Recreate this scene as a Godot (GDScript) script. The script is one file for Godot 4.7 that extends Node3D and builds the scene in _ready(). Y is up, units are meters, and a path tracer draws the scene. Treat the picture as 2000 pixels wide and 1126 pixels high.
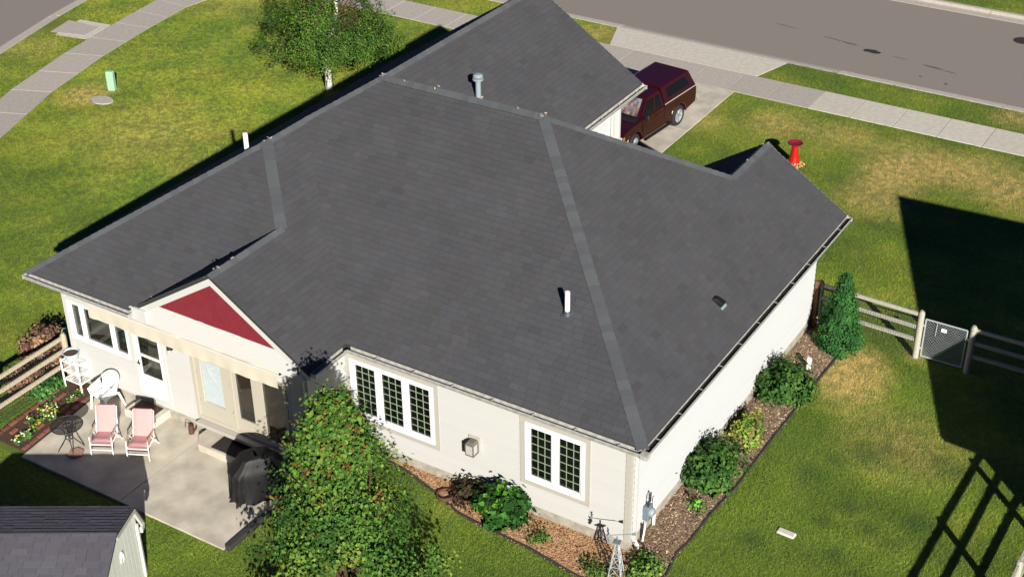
extends Node3D

# ------------------------------------------------------------------ dimensions of the house
const T := 0.6428            # roof pitch, 8 in 12
const YE := 3.3              # height of the roof edge at the eaves
const RL := 15.908           # left eave
const RH := 5.6574           # half depth of the main block
const WH := 4.2627           # half width of the rear wing
const WZ := 1.4382           # rear eave of the wing
const GZ := 1.3326           # plane of the red gable
const GH := 2.5773
const FH := 2.295
const FZ := 11.2315
const CUT := 0.5             # overhang
const SUN := Vector3(-1.58, -1.0, -1.56)

var rng := RandomNumberGenerator.new()
var used := {}
var tex := {}
var mats := {}
var camera_at := Vector3(10.0269, 21.1095, 20.7872)
var patch_noise := FastNoiseLite.new()
var tuft_noise := FastNoiseLite.new()
var broad_noise := FastNoiseLite.new()
var house: Node3D


# ------------------------------------------------------------------ mesh builder
class MB:
	var v := PackedVector3Array()
	var n := PackedVector3Array()
	var c := PackedColorArray()
	var uv := PackedVector2Array()
	var uv2 := PackedVector2Array()
	var col := Color(1, 1, 1)
	var planar := Vector4.ZERO   # x0, z0, 1/width, 1/depth for ground sheets

	func tri(a: Vector3, b: Vector3, d: Vector3, na: Vector3, nb: Vector3, nd: Vector3) -> void:
		if (b - a).cross(d - a).dot(na + nb + nd) > 0.0:
			v.append_array([a, d, b]); n.append_array([na, nd, nb])
		else:
			v.append_array([a, b, d]); n.append_array([na, nb, nd])
		c.append_array([col, col, col])

	func ftri(a: Vector3, b: Vector3, d: Vector3, out: Vector3) -> void:
		var m := (b - a).cross(d - a).normalized()
		if m.dot(out) < 0.0:
			m = -m
		tri(a, b, d, m, m, m)

	func quad(a: Vector3, b: Vector3, d: Vector3, e: Vector3, out: Vector3) -> void:
		ftri(a, b, d, out)
		ftri(a, d, e, out)

	func hexa(p: Array) -> void:   # eight corners: bottom 0-3 round, top 4-7 round
		var mid := Vector3.ZERO
		for q in p:
			mid += q
		mid /= 8.0
		for f in [[0, 1, 2, 3], [4, 5, 6, 7], [0, 1, 5, 4], [1, 2, 6, 5], [2, 3, 7, 6], [3, 0, 4, 7]]:
			var fm: Vector3 = (p[f[0]] + p[f[1]] + p[f[2]] + p[f[3]]) / 4.0
			quad(p[f[0]], p[f[1]], p[f[2]], p[f[3]], fm - mid)

	func box(a: Vector3, b: Vector3, t := Transform3D.IDENTITY) -> void:
		hexa([t * Vector3(a.x, a.y, a.z), t * Vector3(b.x, a.y, a.z), t * Vector3(b.x, a.y, b.z), t * Vector3(a.x, a.y, b.z),
			t * Vector3(a.x, b.y, a.z), t * Vector3(b.x, b.y, a.z), t * Vector3(b.x, b.y, b.z), t * Vector3(a.x, b.y, b.z)])

	func soft(a: Vector3, b: Vector3, r: float, t := Transform3D.IDENTITY) -> void:   # box with chamfered edges
		var lo := Vector3(minf(a.x, b.x), minf(a.y, b.y), minf(a.z, b.z))
		var hi := Vector3(maxf(a.x, b.x), maxf(a.y, b.y), maxf(a.z, b.z))
		var rings := []
		for k in [[lo.y, r], [lo.y + r, 0.0], [hi.y - r, 0.0], [hi.y, r]]:
			var q: float = k[1]
			var ring := []
			for s in [[lo.x + q, lo.z + r, 0], [lo.x + r, lo.z + q, 0], [hi.x - r, lo.z + q, 0], [hi.x - q, lo.z + r, 0], [hi.x - q, hi.z - r, 0], [hi.x - r, hi.z - q, 0], [lo.x + r, hi.z - q, 0], [lo.x + q, hi.z - r, 0]]:
				ring.append(t * Vector3(s[0], k[0], s[1]))
			rings.append(ring)
		var mid: Vector3 = t * ((lo + hi) / 2.0)
		for k in 3:
			for i in 8:
				var j := (i + 1) % 8
				quad(rings[k][i], rings[k][j], rings[k + 1][j], rings[k + 1][i], (rings[k][i] + rings[k + 1][j]) / 2.0 - mid)
		for k in [0, 3]:
			for i in range(1, 7):
				ftri(rings[k][0], rings[k][i], rings[k][i + 1], rings[k][0] - mid + (t.basis.y if k == 3 else -t.basis.y) * 100.0)

	func bar(p: Vector3, q: Vector3, w: float, h: float, up := Vector3.UP) -> void:   # square bar between two points
		var d := (q - p).normalized()
		var s := d.cross(up)
		if s.length() < 0.01:
			s = d.cross(Vector3.RIGHT)
		s = s.normalized()
		var u := s.cross(d).normalized()
		s *= w * 0.5
		u *= h * 0.5
		hexa([p - s - u, p + s - u, q + s - u, q - s - u, p - s + u, p + s + u, q + s + u, q - s + u])

	func tube(pts: Array, rad: Array, sides := 8, caps := true) -> void:
		var prev := []
		var pn := []
		var up := Vector3.ZERO
		for i in pts.size():
			var d: Vector3 = (pts[mini(i + 1, pts.size() - 1)] - pts[maxi(i - 1, 0)]).normalized()
			if i == 0:
				up = d.cross(Vector3(0.31, 0.2, 0.93) if absf(d.y) > 0.9 else Vector3.UP).normalized()
			else:
				up = (up - d * up.dot(d)).normalized()
			var w := d.cross(up)
			var ring := []
			var rn := []
			for k in sides:
				var a := TAU * k / sides
				var o := up * cos(a) + w * sin(a)
				rn.append(o)
				ring.append(pts[i] + o * rad[mini(i, rad.size() - 1)])
			if i > 0:
				for k in sides:
					var j := (k + 1) % sides
					tri(prev[k], prev[j], ring[j], pn[k], pn[j], rn[j])
					tri(prev[k], ring[j], ring[k], pn[k], rn[j], rn[k])
			if caps and (i == 0 or i == pts.size() - 1):
				for k in sides:
					ftri(pts[i], ring[k], ring[(k + 1) % sides], -d if i == 0 else d)
			prev = ring
			pn = rn

	func lathe(t: Transform3D, prof: Array, sides := 16) -> void:   # prof: Vector2(radius, height)
		for i in range(prof.size() - 1):
			var a: Vector2 = prof[i]
			var b: Vector2 = prof[i + 1]
			var e := (b - a).normalized()
			var nn := Vector2(e.y, -e.x)
			for k in sides:
				var g := TAU * k / sides
				var h := TAU * (k + 1) / sides
				var d0 := Vector3(cos(g), 0, sin(g))
				var d1 := Vector3(cos(h), 0, sin(h))
				var n0: Vector3 = (t.basis * (d0 * nn.x + Vector3.UP * nn.y)).normalized()
				var n1: Vector3 = (t.basis * (d1 * nn.x + Vector3.UP * nn.y)).normalized()
				var p0: Vector3 = t * (d0 * a.x + Vector3.UP * a.y)
				var p1: Vector3 = t * (d1 * a.x + Vector3.UP * a.y)
				var p2: Vector3 = t * (d1 * b.x + Vector3.UP * b.y)
				var p3: Vector3 = t * (d0 * b.x + Vector3.UP * b.y)
				if a.x > 0.0001:
					tri(p0, p1, p2, n0, n1, n1)
				if b.x > 0.0001:
					tri(p0, p2, p3, n0, n1, n0)

	func prism(poly: PackedVector2Array, t: Transform3D, z0: float, z1: float) -> void:   # polygon in t's xy, from z0 to z1
		var idx := Geometry2D.triangulate_polygon(poly)
		for zz in [z0, z1]:
			var out: Vector3 = t.basis.z * (1.0 if (zz == z1) == (z1 > z0) else -1.0)
			for i in range(0, idx.size(), 3):
				var q0 := poly[idx[i]]
				var q1 := poly[idx[i + 1]]
				var q2 := poly[idx[i + 2]]
				ftri(t * Vector3(q0.x, q0.y, zz), t * Vector3(q1.x, q1.y, zz), t * Vector3(q2.x, q2.y, zz), out)
		var ccw := not Geometry2D.is_polygon_clockwise(poly)
		for i in poly.size():
			var a := poly[i]
			var b := poly[(i + 1) % poly.size()]
			var e := b - a
			var o := Vector2(e.y, -e.x) * (1.0 if ccw else -1.0)
			quad(t * Vector3(a.x, a.y, z0), t * Vector3(b.x, b.y, z0), t * Vector3(b.x, b.y, z1), t * Vector3(a.x, a.y, z1), t.basis * Vector3(o.x, o.y, 0))

	func strip(rows: Array, closed := false) -> void:   # smooth grid of points: rows of equal length
		var ny: int = rows.size()
		var nx: int = rows[0].size()
		var nor := []
		for j in ny:
			var r := []
			for i in nx:
				var i0: int = i - 1
				var i1: int = i + 1
				if closed:
					i0 = (i - 1 + nx) % nx
					i1 = (i + 1) % nx
				else:
					i0 = maxi(i0, 0)
					i1 = mini(i1, nx - 1)
				var du: Vector3 = rows[j][i1] - rows[j][i0]
				var dv: Vector3 = rows[mini(j + 1, ny - 1)][i] - rows[maxi(j - 1, 0)][i]
				var m := du.cross(dv)
				r.append(m.normalized() if m.length() > 1e-9 else Vector3.UP)
			nor.append(r)
		for j in range(ny - 1):
			for i in range(nx if closed else nx - 1):
				var k: int = (i + 1) % nx
				tri(rows[j][i], rows[j][k], rows[j + 1][k], nor[j][i], nor[j][k], nor[j + 1][k])
				tri(rows[j][i], rows[j + 1][k], rows[j + 1][i], nor[j][i], nor[j + 1][k], nor[j + 1][i])

	func mesh() -> ArrayMesh:
		var a := []
		a.resize(Mesh.ARRAY_MAX)
		a[Mesh.ARRAY_VERTEX] = v
		a[Mesh.ARRAY_NORMAL] = n
		a[Mesh.ARRAY_COLOR] = c
		if planar != Vector4.ZERO:
			for p in v:
				uv.append(Vector2((p.x - planar.x) * planar.z, (p.z - planar.y) * planar.w))
				uv2.append(Vector2(p.x, p.z) * 0.55)
			a[Mesh.ARRAY_TEX_UV] = uv
			a[Mesh.ARRAY_TEX_UV2] = uv2
		var m := ArrayMesh.new()
		if v.size():
			m.add_surface_from_arrays(Mesh.PRIMITIVE_TRIANGLES, a)
		return m


# ------------------------------------------------------------------ scene helpers
func lin(r: float, g: float, b: float) -> Color:
	return Color(r / 255.0, g / 255.0, b / 255.0).srgb_to_linear()


func rgb(r: float, g: float, b: float) -> Color:
	return Color(r / 255.0, g / 255.0, b / 255.0)


func numbered(called: String, parent: Node) -> String:
	var key := str(parent.get_instance_id()) + called
	used[key] = used.get(key, -1) + 1
	return called if used[key] == 0 else "%s_%03d" % [called, used[key]]


func tag(o: Node3D, label := "", category := "", group := "", kind := "") -> Node3D:
	for kv in [["label", label], ["category", category], ["group", group], ["kind", kind]]:
		if kv[1] != "":
			o.set_meta(kv[0], kv[1])
	return o


func thing(called: String, label: String, category: String, at: Vector3, turn := 0.0, group := "") -> Node3D:
	var o := Node3D.new()
	o.name = numbered(called, self)
	add_child(o, true)
	o.position = at
	o.rotation.y = turn
	tag(o, label, category, group)
	return o


func put(called: String, b: MB, m: Material, parent: Node3D, world := true) -> MeshInstance3D:
	return place(called, b.mesh(), m, parent, world)


func place(called: String, me: Mesh, m: Material, parent: Node3D, world := true) -> MeshInstance3D:
	var o := MeshInstance3D.new()
	o.name = numbered(called, parent)
	o.mesh = me
	o.material_override = null
	if m and me.get_surface_count():
		o.set_surface_override_material(0, m)
	parent.add_child(o, true)
	if world and parent != self:
		o.global_transform = Transform3D.IDENTITY
	return o


func structure(called: String, b: MB, m: Material) -> MeshInstance3D:
	var o := put(called, b, m, self)
	o.set_meta("kind", "structure")
	return o


func many(called: String, me: Mesh, m: Material, where: Array, colors: Array, parent: Node3D) -> MultiMeshInstance3D:
	var mm := MultiMesh.new()
	mm.transform_format = MultiMesh.TRANSFORM_3D
	mm.use_colors = true
	mm.mesh = me
	mm.instance_count = where.size()
	for i in where.size():
		mm.set_instance_transform(i, where[i])
		mm.set_instance_color(i, colors[i])
	var o := MultiMeshInstance3D.new()
	o.name = numbered(called, parent)
	o.multimesh = mm
	if me is ArrayMesh and m:
		(me as ArrayMesh).surface_set_material(0, m)
	parent.add_child(o, true)
	if parent != self:
		o.global_transform = Transform3D.IDENTITY
	o.set_meta("kind", "stuff")
	return o


func copy(o: Node3D, called: String, at: Vector3, turn: float, label: String, group := "") -> Node3D:
	var r: Node3D = o.duplicate()
	r.name = numbered(called, self)
	add_child(r, true)
	r.position = at
	r.rotation.y = turn
	r.scale = o.scale
	r.set_meta("label", label)
	if group != "":
		r.set_meta("group", group)
	return r


func noise_tex(called: String, freq: float, lo: float, hi: float, octaves := 4, size := 512, kind := FastNoiseLite.TYPE_SIMPLEX, stretch := 1.0) -> NoiseTexture2D:
	var f := FastNoiseLite.new()
	f.seed = called.hash() % 1000
	f.noise_type = kind
	f.frequency = freq
	f.fractal_octaves = octaves
	var t := NoiseTexture2D.new()
	t.width = size
	t.height = size
	t.seamless = true
	t.noise = f
	t.normalize = true
	var g := Gradient.new()
	g.set_color(0, Color(lo, lo, lo))
	g.set_color(1, Color(hi, hi, hi))
	t.color_ramp = g
	tex[called] = t
	return t


func mat(called: String, color: Color, rough: float, grain := "", size := 1.0, bump := "", height := 0.0, metal := 0.0, vcol := true) -> StandardMaterial3D:
	var m := StandardMaterial3D.new()
	m.resource_name = called
	m.albedo_color = color
	m.roughness = rough
	m.metallic = metal
	m.vertex_color_use_as_albedo = vcol
	if grain != "" or bump != "":
		m.uv1_triplanar = true
		m.uv1_world_triplanar = true
		m.uv1_scale = Vector3.ONE / size
	if grain != "":
		m.albedo_texture = tex[grain]
	if bump != "":
		m.heightmap_enabled = true
		m.heightmap_texture = tex[bump]
		m.heightmap_scale = height
	mats[called] = m
	return m


func glass(called: String, color: Color, alpha: float) -> StandardMaterial3D:
	var m := StandardMaterial3D.new()
	m.resource_name = called
	m.albedo_color = Color(color.r, color.g, color.b, alpha)
	m.transparency = BaseMaterial3D.TRANSPARENCY_ALPHA
	m.roughness = 0.03
	mats[called] = m
	return m


func make_materials() -> void:
	noise_tex("grain", 0.35, 0.80, 1.0, 2)
	noise_tex("granules", 0.42, 0.50, 1.0, 3)
	noise_tex("mottle", 0.05, 0.955, 1.0, 4)
	noise_tex("stain", 0.008, 0.80, 1.0, 7)
	noise_tex("bump", 0.25, 0.0, 1.0, 3)
	noise_tex("blotch", 0.03, 0.55, 1.0, 5)
	noise_tex("tar", 0.16, 0.78, 1.0, 6)
	noise_tex("speckle", 0.5, 0.5, 1.0, 2)
	noise_tex("fine", 0.02, 0.91, 1.0, 6)
	noise_tex("streak", 0.02, 0.7, 1.0, 5)
	mat("shingle", Color(1, 1, 1), 0.95, "granules", 0.55, "bump", 0.35)
	mat("shed_shingle", Color(1, 1, 1), 0.95, "granules", 0.55, "bump", 0.35)
	mat("cream_siding", rgb(184, 183, 180), 0.7, "mottle", 1.3)
	mat("lightened_siding", rgb(192, 194, 195), 0.65, "mottle", 1.3)  # siding lightened, the side wall's stronger light put into its colour
	mat("trim", rgb(168, 164, 155), 0.7, "mottle", 1.7)
	mat("white_trim", rgb(190, 189, 185), 0.55, "mottle", 1.7)
	mat("vinyl", rgb(228, 228, 228), 0.4)
	mat("muntin", rgb(140, 152, 128), 0.45)
	mat("gutter", rgb(180, 178, 172), 0.45, "stain", 0.9)
	mat("dark_metal", rgb(38, 37, 36), 0.55)
	mat("galvanised", rgb(142, 156, 162), 0.45, "mottle", 0.4, "", 0.0, 0.15)
	mat("pvc", rgb(236, 236, 230), 0.4)
	mat("concrete", rgb(198, 189, 172), 0.9, "stain", 4.3, "bump", 0.15)
	mat("concrete_walk", rgb(172, 164, 155), 0.9, "fine", 2.3, "bump", 0.15)
	mat("concrete_pale", rgb(194, 188, 174), 0.9, "fine", 2.9, "bump", 0.15)
	mat("foundation", rgb(168, 162, 148), 0.85, "stain", 1.3, "bump", 0.2)
	mat("asphalt", rgb(142, 133, 126), 0.95, "tar", 2.2, "bump", 0.5)
	mat("asphalt_dark", rgb(52, 48, 48), 0.9, "speckle", 0.5, "bump", 0.4)
	mat("asphalt_seam", rgb(106, 99, 94), 0.9, "speckle", 0.5)
	mat("iron", rgb(66, 56, 52), 0.7, "speckle", 0.3, "bump", 0.3)
	mat("red_shingle", rgb(116, 30, 42), 0.65, "mottle", 0.8)
	mat("canvas", rgb(192, 184, 166), 0.85, "mottle", 0.7)
	mat("door_cream", rgb(174, 168, 152), 0.6, "mottle", 0.7)
	mat("dark_cloth", rgb(9, 9, 11), 0.62, "blotch", 0.6, "bump", 0.06)
	mat("tan_wood", rgb(194, 182, 156), 0.85, "streak", 0.5, "bump", 0.3)
	mat("grey_wood", rgb(190, 187, 170), 0.85, "streak", 0.5, "bump", 0.3)
	mat("brown_wood", rgb(128, 92, 58), 0.9, "streak", 0.4, "bump", 0.3)
	mat("shed_wall", rgb(240, 243, 232), 0.75, "mottle", 1.1)
	mat("wire", rgb(78, 80, 80), 0.5, "", 1.0, "", 0.0, 0.5)
	mat("chain", rgb(172, 178, 180), 0.5, "", 1.0, "", 0.0, 0.3)
	mat("soil", rgb(92, 66, 50), 1.0, "blotch", 0.6, "bump", 0.8)
	mat("chips", Color(1, 1, 1), 0.95)
	mat("black_edging", rgb(52, 50, 49), 0.6)
	mat("brick", Color(1, 1, 1), 0.9, "speckle", 0.35, "bump", 0.35)
	mat("leaf", Color(1, 1, 1), 0.75)
	mats.leaf.metallic_specular = 0.25
	mats.leaf.backlight_enabled = true
	mats.leaf.backlight = Color(0.05, 0.08, 0.008)
	mat("bark", rgb(92, 62, 46), 0.9, "blotch", 0.3, "bump", 0.4)
	mat("birch_bark", rgb(226, 220, 208), 0.8, "streak", 0.4, "bump", 0.3)
	mat("grass", Color(1, 1, 1), 0.75)
	mats.grass.backlight_enabled = true
	mats.grass.backlight = Color(0.10, 0.12, 0.01)
	mat("maroon", rgb(42, 3, 11), 0.34)
	mats.maroon.clearcoat_enabled = true
	mats.maroon.clearcoat = 0.35
	mats.maroon.clearcoat_roughness = 0.06
	mat("tyre", rgb(28, 28, 29), 0.85)
	mat("alloy", rgb(200, 202, 205), 0.3, "", 1.0, "", 0.0, 0.8)
	mat("plastic_black", rgb(24, 24, 26), 0.5)
	mat("red_paint", rgb(164, 24, 18), 0.28)
	mat("red_dark", rgb(120, 26, 44), 0.4)
	mat("pink", rgb(204, 146, 144), 0.9, "mottle", 0.4, "bump", 0.08)
	mat("pink_faded", rgb(182, 136, 138), 0.9, "mottle", 0.4, "bump", 0.08)
	mat("grey_cloth", rgb(120, 126, 140), 0.85, "mottle", 0.4)
	mat("white_plastic", rgb(238, 238, 236), 0.4)
	mat("lamp_glass", rgb(168, 168, 164), 0.35)
	mat("pedestal_green", rgb(138, 178, 146), 0.6)
	mat("hose_green", rgb(16, 104, 24), 0.4)
	mat("lantern_brown", rgb(96, 90, 82), 0.6)
	mat("rust", rgb(108, 68, 52), 0.7, "blotch", 0.2)
	mat("pot", rgb(176, 184, 194), 0.5, "mottle", 0.3)
	mat("pale_stone", rgb(196, 190, 178), 0.9, "mottle", 0.4, "bump", 0.2)
	mat("terracotta", rgb(196, 152, 134), 0.9, "blotch", 0.4, "bump", 0.3)
	mat("mat_dark", rgb(44, 38, 36), 0.95, "speckle", 0.2, "bump", 0.3)
	mat("mat_brown", rgb(84, 58, 48), 0.95, "speckle", 0.2, "bump", 0.3)
	mat("floor_wood", rgb(170, 120, 66), 0.5, "streak", 0.5)
	mat("room_wall", rgb(186, 178, 164), 0.9)
	mat("sofa", rgb(196, 190, 178), 0.9, "mottle", 0.4)
	mat("wicker", rgb(176, 126, 66), 0.8, "speckle", 0.2)
	mat("blue_cloth", rgb(70, 92, 112), 0.9)
	mat("blind", rgb(205, 216, 222), 0.75, "mottle", 0.3)
	mat("meter_grey", rgb(100, 112, 118), 0.5, "mottle", 0.4)
	mat("trough_shade", rgb(34, 30, 28), 1.0, "speckle", 0.3)  # near-black fill, the shade inside the side gutter put into the colour
	mat("lead", rgb(74, 86, 92), 0.6, "blotch", 0.3)
	mat("sunshade", Color(1, 1, 1), 0.5)
	mat("wall_neighbour", rgb(196, 188, 172), 0.8)
	glass("pane", rgb(30, 36, 33), 0.42)
	glass("clear_pane", rgb(214, 228, 222), 0.08)
	glass("tinted_pane", rgb(14, 20, 17), 0.68)
	glass("car_glass", rgb(30, 38, 34), 0.45)
	mat("tinted", rgb(14, 15, 17), 0.08)


# ------------------------------------------------------------------ lawn
func dry_at(x: float, z: float) -> float:
	var d := 0.0
	for q in [[-8.5, -21.0, 1.0, 0.5], [-6.2, -22.1, 1.3, 0.75], [-4.0, -22.3, 1.2, 0.65], [-1.4, -21.6, 1.7, 0.9], [0.8, -21.8, 1.7, 0.85], [2.5, -21.0, 1.5, 0.6], [-1.5, -18.6, 1.4, 0.75], [-1.6, -20.2, 1.2, 0.65],
		[1.15, -9.3, 1.1, 1.15], [1.5, -8.4, 1.0, 0.5], [1.2, -10.2, 0.6, 0.6], [-28.4, -11.9, 1.0, 1.0], [0.6, -26.6, 0.9, 0.8], [-15.3, -26.4, 0.9, 0.6], [3.3, -7.1, 1.6, 0.45], [-24.2, -10.7, 2.6, 0.35], [-30.6, -23.0, 3.0, 0.35], [-33.5, -14.0, 1.4, 0.3], [2.35, -10.84, 0.35, 0.6], [-19.4, -9.4, 2.2, 0.35], [-12.0, -26.3, 2.0, 0.5]]:
		var r: float = Vector2(x - q[0], z - q[1]).length() / q[2]
		if r < 1.6:
			d += q[3] * clampf(1.25 - r, 0.0, 1.0)
	return d


func lush_at(x: float, z: float) -> float:
	var d := 0.0
	for q in [[1.9, -5.0, 0.5], [2.1, -5.8, 0.45], [2.7, -6.3, 0.5], [3.0, -4.3, 0.28], [2.7, -3.6, 0.25], [4.5, -4.6, 0.35], [3.7, -3.8, 0.3], [3.3, -2.7, 0.3], [4.2, -3.6, 0.3], [4.7, -6.8, 0.4], [4.3, -7.0, 0.3], [3.0, -6.8, 0.25], [1.6, -2.2, 0.3]]:
		var r: float = Vector2(x - q[0], z - q[1]).length() / q[2]
		if r < 1.3:
			d = maxf(d, clampf(1.3 - r, 0.0, 1.0))
	return d


func lawn_color(x: float, z: float) -> Color:
	var a := patch_noise.get_noise_2d(x, z)
	var b := tuft_noise.get_noise_2d(x, z)
	var e := broad_noise.get_noise_2d(x, z)
	var green := Color(0.146, 0.220, 0.014)
	var deep := Color(0.096, 0.158, 0.013)
	var olive := Color(0.250, 0.284, 0.022)
	var straw := Color(0.56, 0.40, 0.13)
	# left (east) lawn is brighter and yellower, the strip behind the house darker
	var m := clampf(0.40 + a * 0.50 + e * 0.45 + (0.26 if x < -16.0 else 0.06) - 0.22 * clampf((z + 9.0) / 4.0, 0.0, 1.0), 0.0, 1.0)
	var c := deep.lerp(green, clampf(m * 2.0, 0.0, 1.0)).lerp(olive, clampf(m * 2.0 - 0.85, 0.0, 1.0))
	# streaks left by the mower, along the house on the left, along the street in front
	var sx := x * 0.80 - z * 0.60
	var sz := x * 0.60 + z * 0.80
	var streak := patch_noise.get_noise_2d(sx * 0.22 + 40.0, sz * 1.1) if x < -14.0 else patch_noise.get_noise_2d(x * 0.22 + 90.0, z * 1.1)
	c = c * (1.0 + streak * 0.30)
	c = c.lerp(deep, clampf(b * 0.9 - 0.18, 0.0, 0.35))
	var d := dry_at(x, z) * (0.75 + 0.6 * b) + (0.15 * maxf(0.0, a + b * 0.6 - 0.12))
	c = c.lerp(straw, clampf(d * 0.9, 0.0, 0.92))
	c = c.lerp(Color(0.022, 0.07, 0.012), lush_at(x, z) * (0.5 + b * 0.3))
	return c * (1.0 + b * 0.14)


func in_rect(x: float, z: float, x0: float, x1: float, z0: float, z1: float) -> bool:
	return x > x0 and x < x1 and z > z0 and z < z1


var walk_right: PackedVector2Array
var walk_left: PackedVector2Array
var bed_outline: PackedVector2Array
var kerb_left: PackedVector2Array
var lawn_poly: PackedVector2Array
var walk_poly: PackedVector2Array


func bare(x: float, z: float) -> bool:   # no grass grows here
	if in_rect(x, z, -15.45, -0.45, -12.7, 0.97) and not in_rect(x, z, -7.9, 1.0, -0.5, 2.0) and not in_rect(x, z, -7.2, 1.0, -13.0, -10.8):
		return true
	if in_rect(x, z, -15.52, -7.95, 0.9, 3.95):
		return true
	if in_rect(x, z, -14.4, -8.5, -27.3, -12.0) or in_rect(x, z, -60.0, 60.0, -25.5, -23.75) or in_rect(x, z, -15.1, -7.95, -27.3, -25.4):
		return true
	if Geometry2D.is_point_in_polygon(Vector2(x, z), bed_outline) or Geometry2D.is_point_in_polygon(Vector2(x, z), walk_poly):
		return true
	if Geometry2D.is_point_in_polygon(Vector2(x, z), PackedVector2Array([Vector2(-34.62, -15.25), Vector2(-32.25, -15.75), Vector2(-32.55, -17.3), Vector2(-35.05, -17.05)])):
		return true
	if Vector2(x + 27.53, z + 11.89).length() < 0.4 or in_rect(x, z, 1.96, 2.38, -2.93, -2.67):
		return true
	return not Geometry2D.is_point_in_polygon(Vector2(x, z), lawn_poly) and z > -36.2


func make_ground() -> void:
	patch_noise.seed = 5
	patch_noise.frequency = 0.42
	patch_noise.fractal_octaves = 5
	tuft_noise.seed = 9
	tuft_noise.frequency = 2.6
	tuft_noise.fractal_octaves = 3
	broad_noise.seed = 3
	broad_noise.frequency = 0.07
	broad_noise.fractal_octaves = 3
	walk_right = PackedVector2Array([Vector2(-23.5, 8.0), Vector2(-26.4, -2.4), Vector2(-28.23, -7.85), Vector2(-29.62, -11.45), Vector2(-30.47, -14.81), Vector2(-30.99, -17.82), Vector2(-31.3, -20.3), Vector2(-31.0, -22.4), Vector2(-30.0, -23.75)])
	walk_left = PackedVector2Array([Vector2(-25.1, 8.0), Vector2(-28.0, -2.5), Vector2(-29.65, -7.3), Vector2(-31.05, -10.85), Vector2(-31.95, -14.3), Vector2(-32.55, -17.6), Vector2(-32.95, -20.4), Vector2(-32.8, -23.2), Vector2(-31.9, -25.4)])
	kerb_left = PackedVector2Array([Vector2(-29.0, 8.0), Vector2(-31.6, -4.0), Vector2(-33.0, -9.0), Vector2(-34.05, -13.0), Vector2(-34.6, -15.1), Vector2(-35.1, -17.0), Vector2(-35.5, -19.0), Vector2(-35.9, -21.5), Vector2(-35.2, -24.6), Vector2(-33.0, -26.6), Vector2(-30.0, -27.2)])
	walk_poly = walk_right.duplicate()
	var back := walk_left.duplicate()
	back.reverse()
	walk_poly.append_array(back)
	bed_outline = PackedVector2Array([Vector2(-7.8, -0.52), Vector2(-7.1, -0.42), Vector2(-6.16, -0.3), Vector2(-5.08, 0.02), Vector2(-4.3, 0.33), Vector2(-3.4, 0.44), Vector2(-2.3, 0.52), Vector2(-1.03, 0.74), Vector2(-0.2, 0.72), Vector2(0.35, 0.35), Vector2(0.55, -0.25), Vector2(0.43, -0.95), Vector2(0.5, -1.5), Vector2(0.5, -2.42), Vector2(0.6, -3.72), Vector2(0.59, -5.47), Vector2(0.61, -7.14), Vector2(0.63, -8.65), Vector2(0.66, -9.9), Vector2(0.5, -10.6), Vector2(-0.5, -10.85), Vector2(-0.52, -0.52)])
	lawn_poly = PackedVector2Array([Vector2(60, 40), Vector2(60, -27.2)])
	var kl := kerb_left.duplicate()
	kl.reverse()
	lawn_poly.append_array(kl)
	lawn_poly.append(Vector2(-25.0, 40.0))

	var im := Image.create(900, 900, false, Image.FORMAT_RGB8)
	for j in 900:
		for i in 900:
			var c := lawn_color(-40.0 + 60.0 * i / 900.0, -40.0 + 60.0 * j / 900.0)
			im.set_pixel(i, j, (c * 1.16).linear_to_srgb())
	var lm := StandardMaterial3D.new()
	lm.resource_name = "lawn"
	lm.albedo_texture = ImageTexture.create_from_image(im)
	lm.roughness = 0.95
	lm.detail_enabled = true
	lm.detail_blend_mode = BaseMaterial3D.BLEND_MODE_MUL
	lm.detail_albedo = tex["speckle"]
	lm.detail_uv_layer = BaseMaterial3D.DETAIL_UV_2
	var b := MB.new()
	b.planar = Vector4(-40.0, -40.0, 1.0 / 60.0, 1.0 / 60.0)
	sheet(b, lawn_poly, 0.0)
	structure("lawn", b, lm)
	b = MB.new()
	b.planar = Vector4(-40.0, -40.0, 1.0 / 60.0, 1.0 / 60.0)
	sheet(b, PackedVector2Array([Vector2(-200, -36.3), Vector2(200, -36.3), Vector2(200, -200), Vector2(-200, -200)]), 0.0)
	structure("far_lawn", b, lm)
	b = MB.new()
	sheet(b, PackedVector2Array([Vector2(-200, 60), Vector2(200, 60), Vector2(200, -36.2), Vector2(-200, -36.2)]), -0.12)
	structure("street", b, mats.asphalt)
	# kerbs: gutter pan and raised kerb, in lengths with joints between
	var kb := structure("kerb", MB.new(), null)
	var x := -30.0
	while x < 30.0:
		var drop := x > -15.6 and x < -7.6
		b = MB.new()
		b.box(Vector3(x + 0.006, -0.3, -27.36), Vector3(x + 2.99, 0.012 if drop else 0.03, -27.18))
		put("kerb_stone", b, mats.concrete_walk, kb)
		b = MB.new()
		b.hexa([Vector3(x + 0.006, -0.3, -27.8), Vector3(x + 2.99, -0.3, -27.8), Vector3(x + 2.99, -0.3, -27.36), Vector3(x + 0.006, -0.3, -27.36),
			Vector3(x + 0.006, -0.112, -27.8), Vector3(x + 2.99, -0.112, -27.8), Vector3(x + 2.99, -0.02 if drop else -0.09, -27.362), Vector3(x + 0.006, -0.02 if drop else -0.09, -27.362)])
		put("gutter_pan", b, mats.concrete_walk, kb)
		if x > -14.0:
			b = MB.new()
			b.box(Vector3(x + 0.006, -0.3, -36.34), Vector3(x + 2.99, 0.03, -36.16))
			put("kerb_stone", b, mats.concrete_walk, kb)
			b = MB.new()
			b.box(Vector3(x + 0.006, -0.3, -36.16), Vector3(x + 2.99, -0.10, -35.7))
			put("gutter_pan", b, mats.concrete_walk, kb)
		x += 3.0
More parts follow.
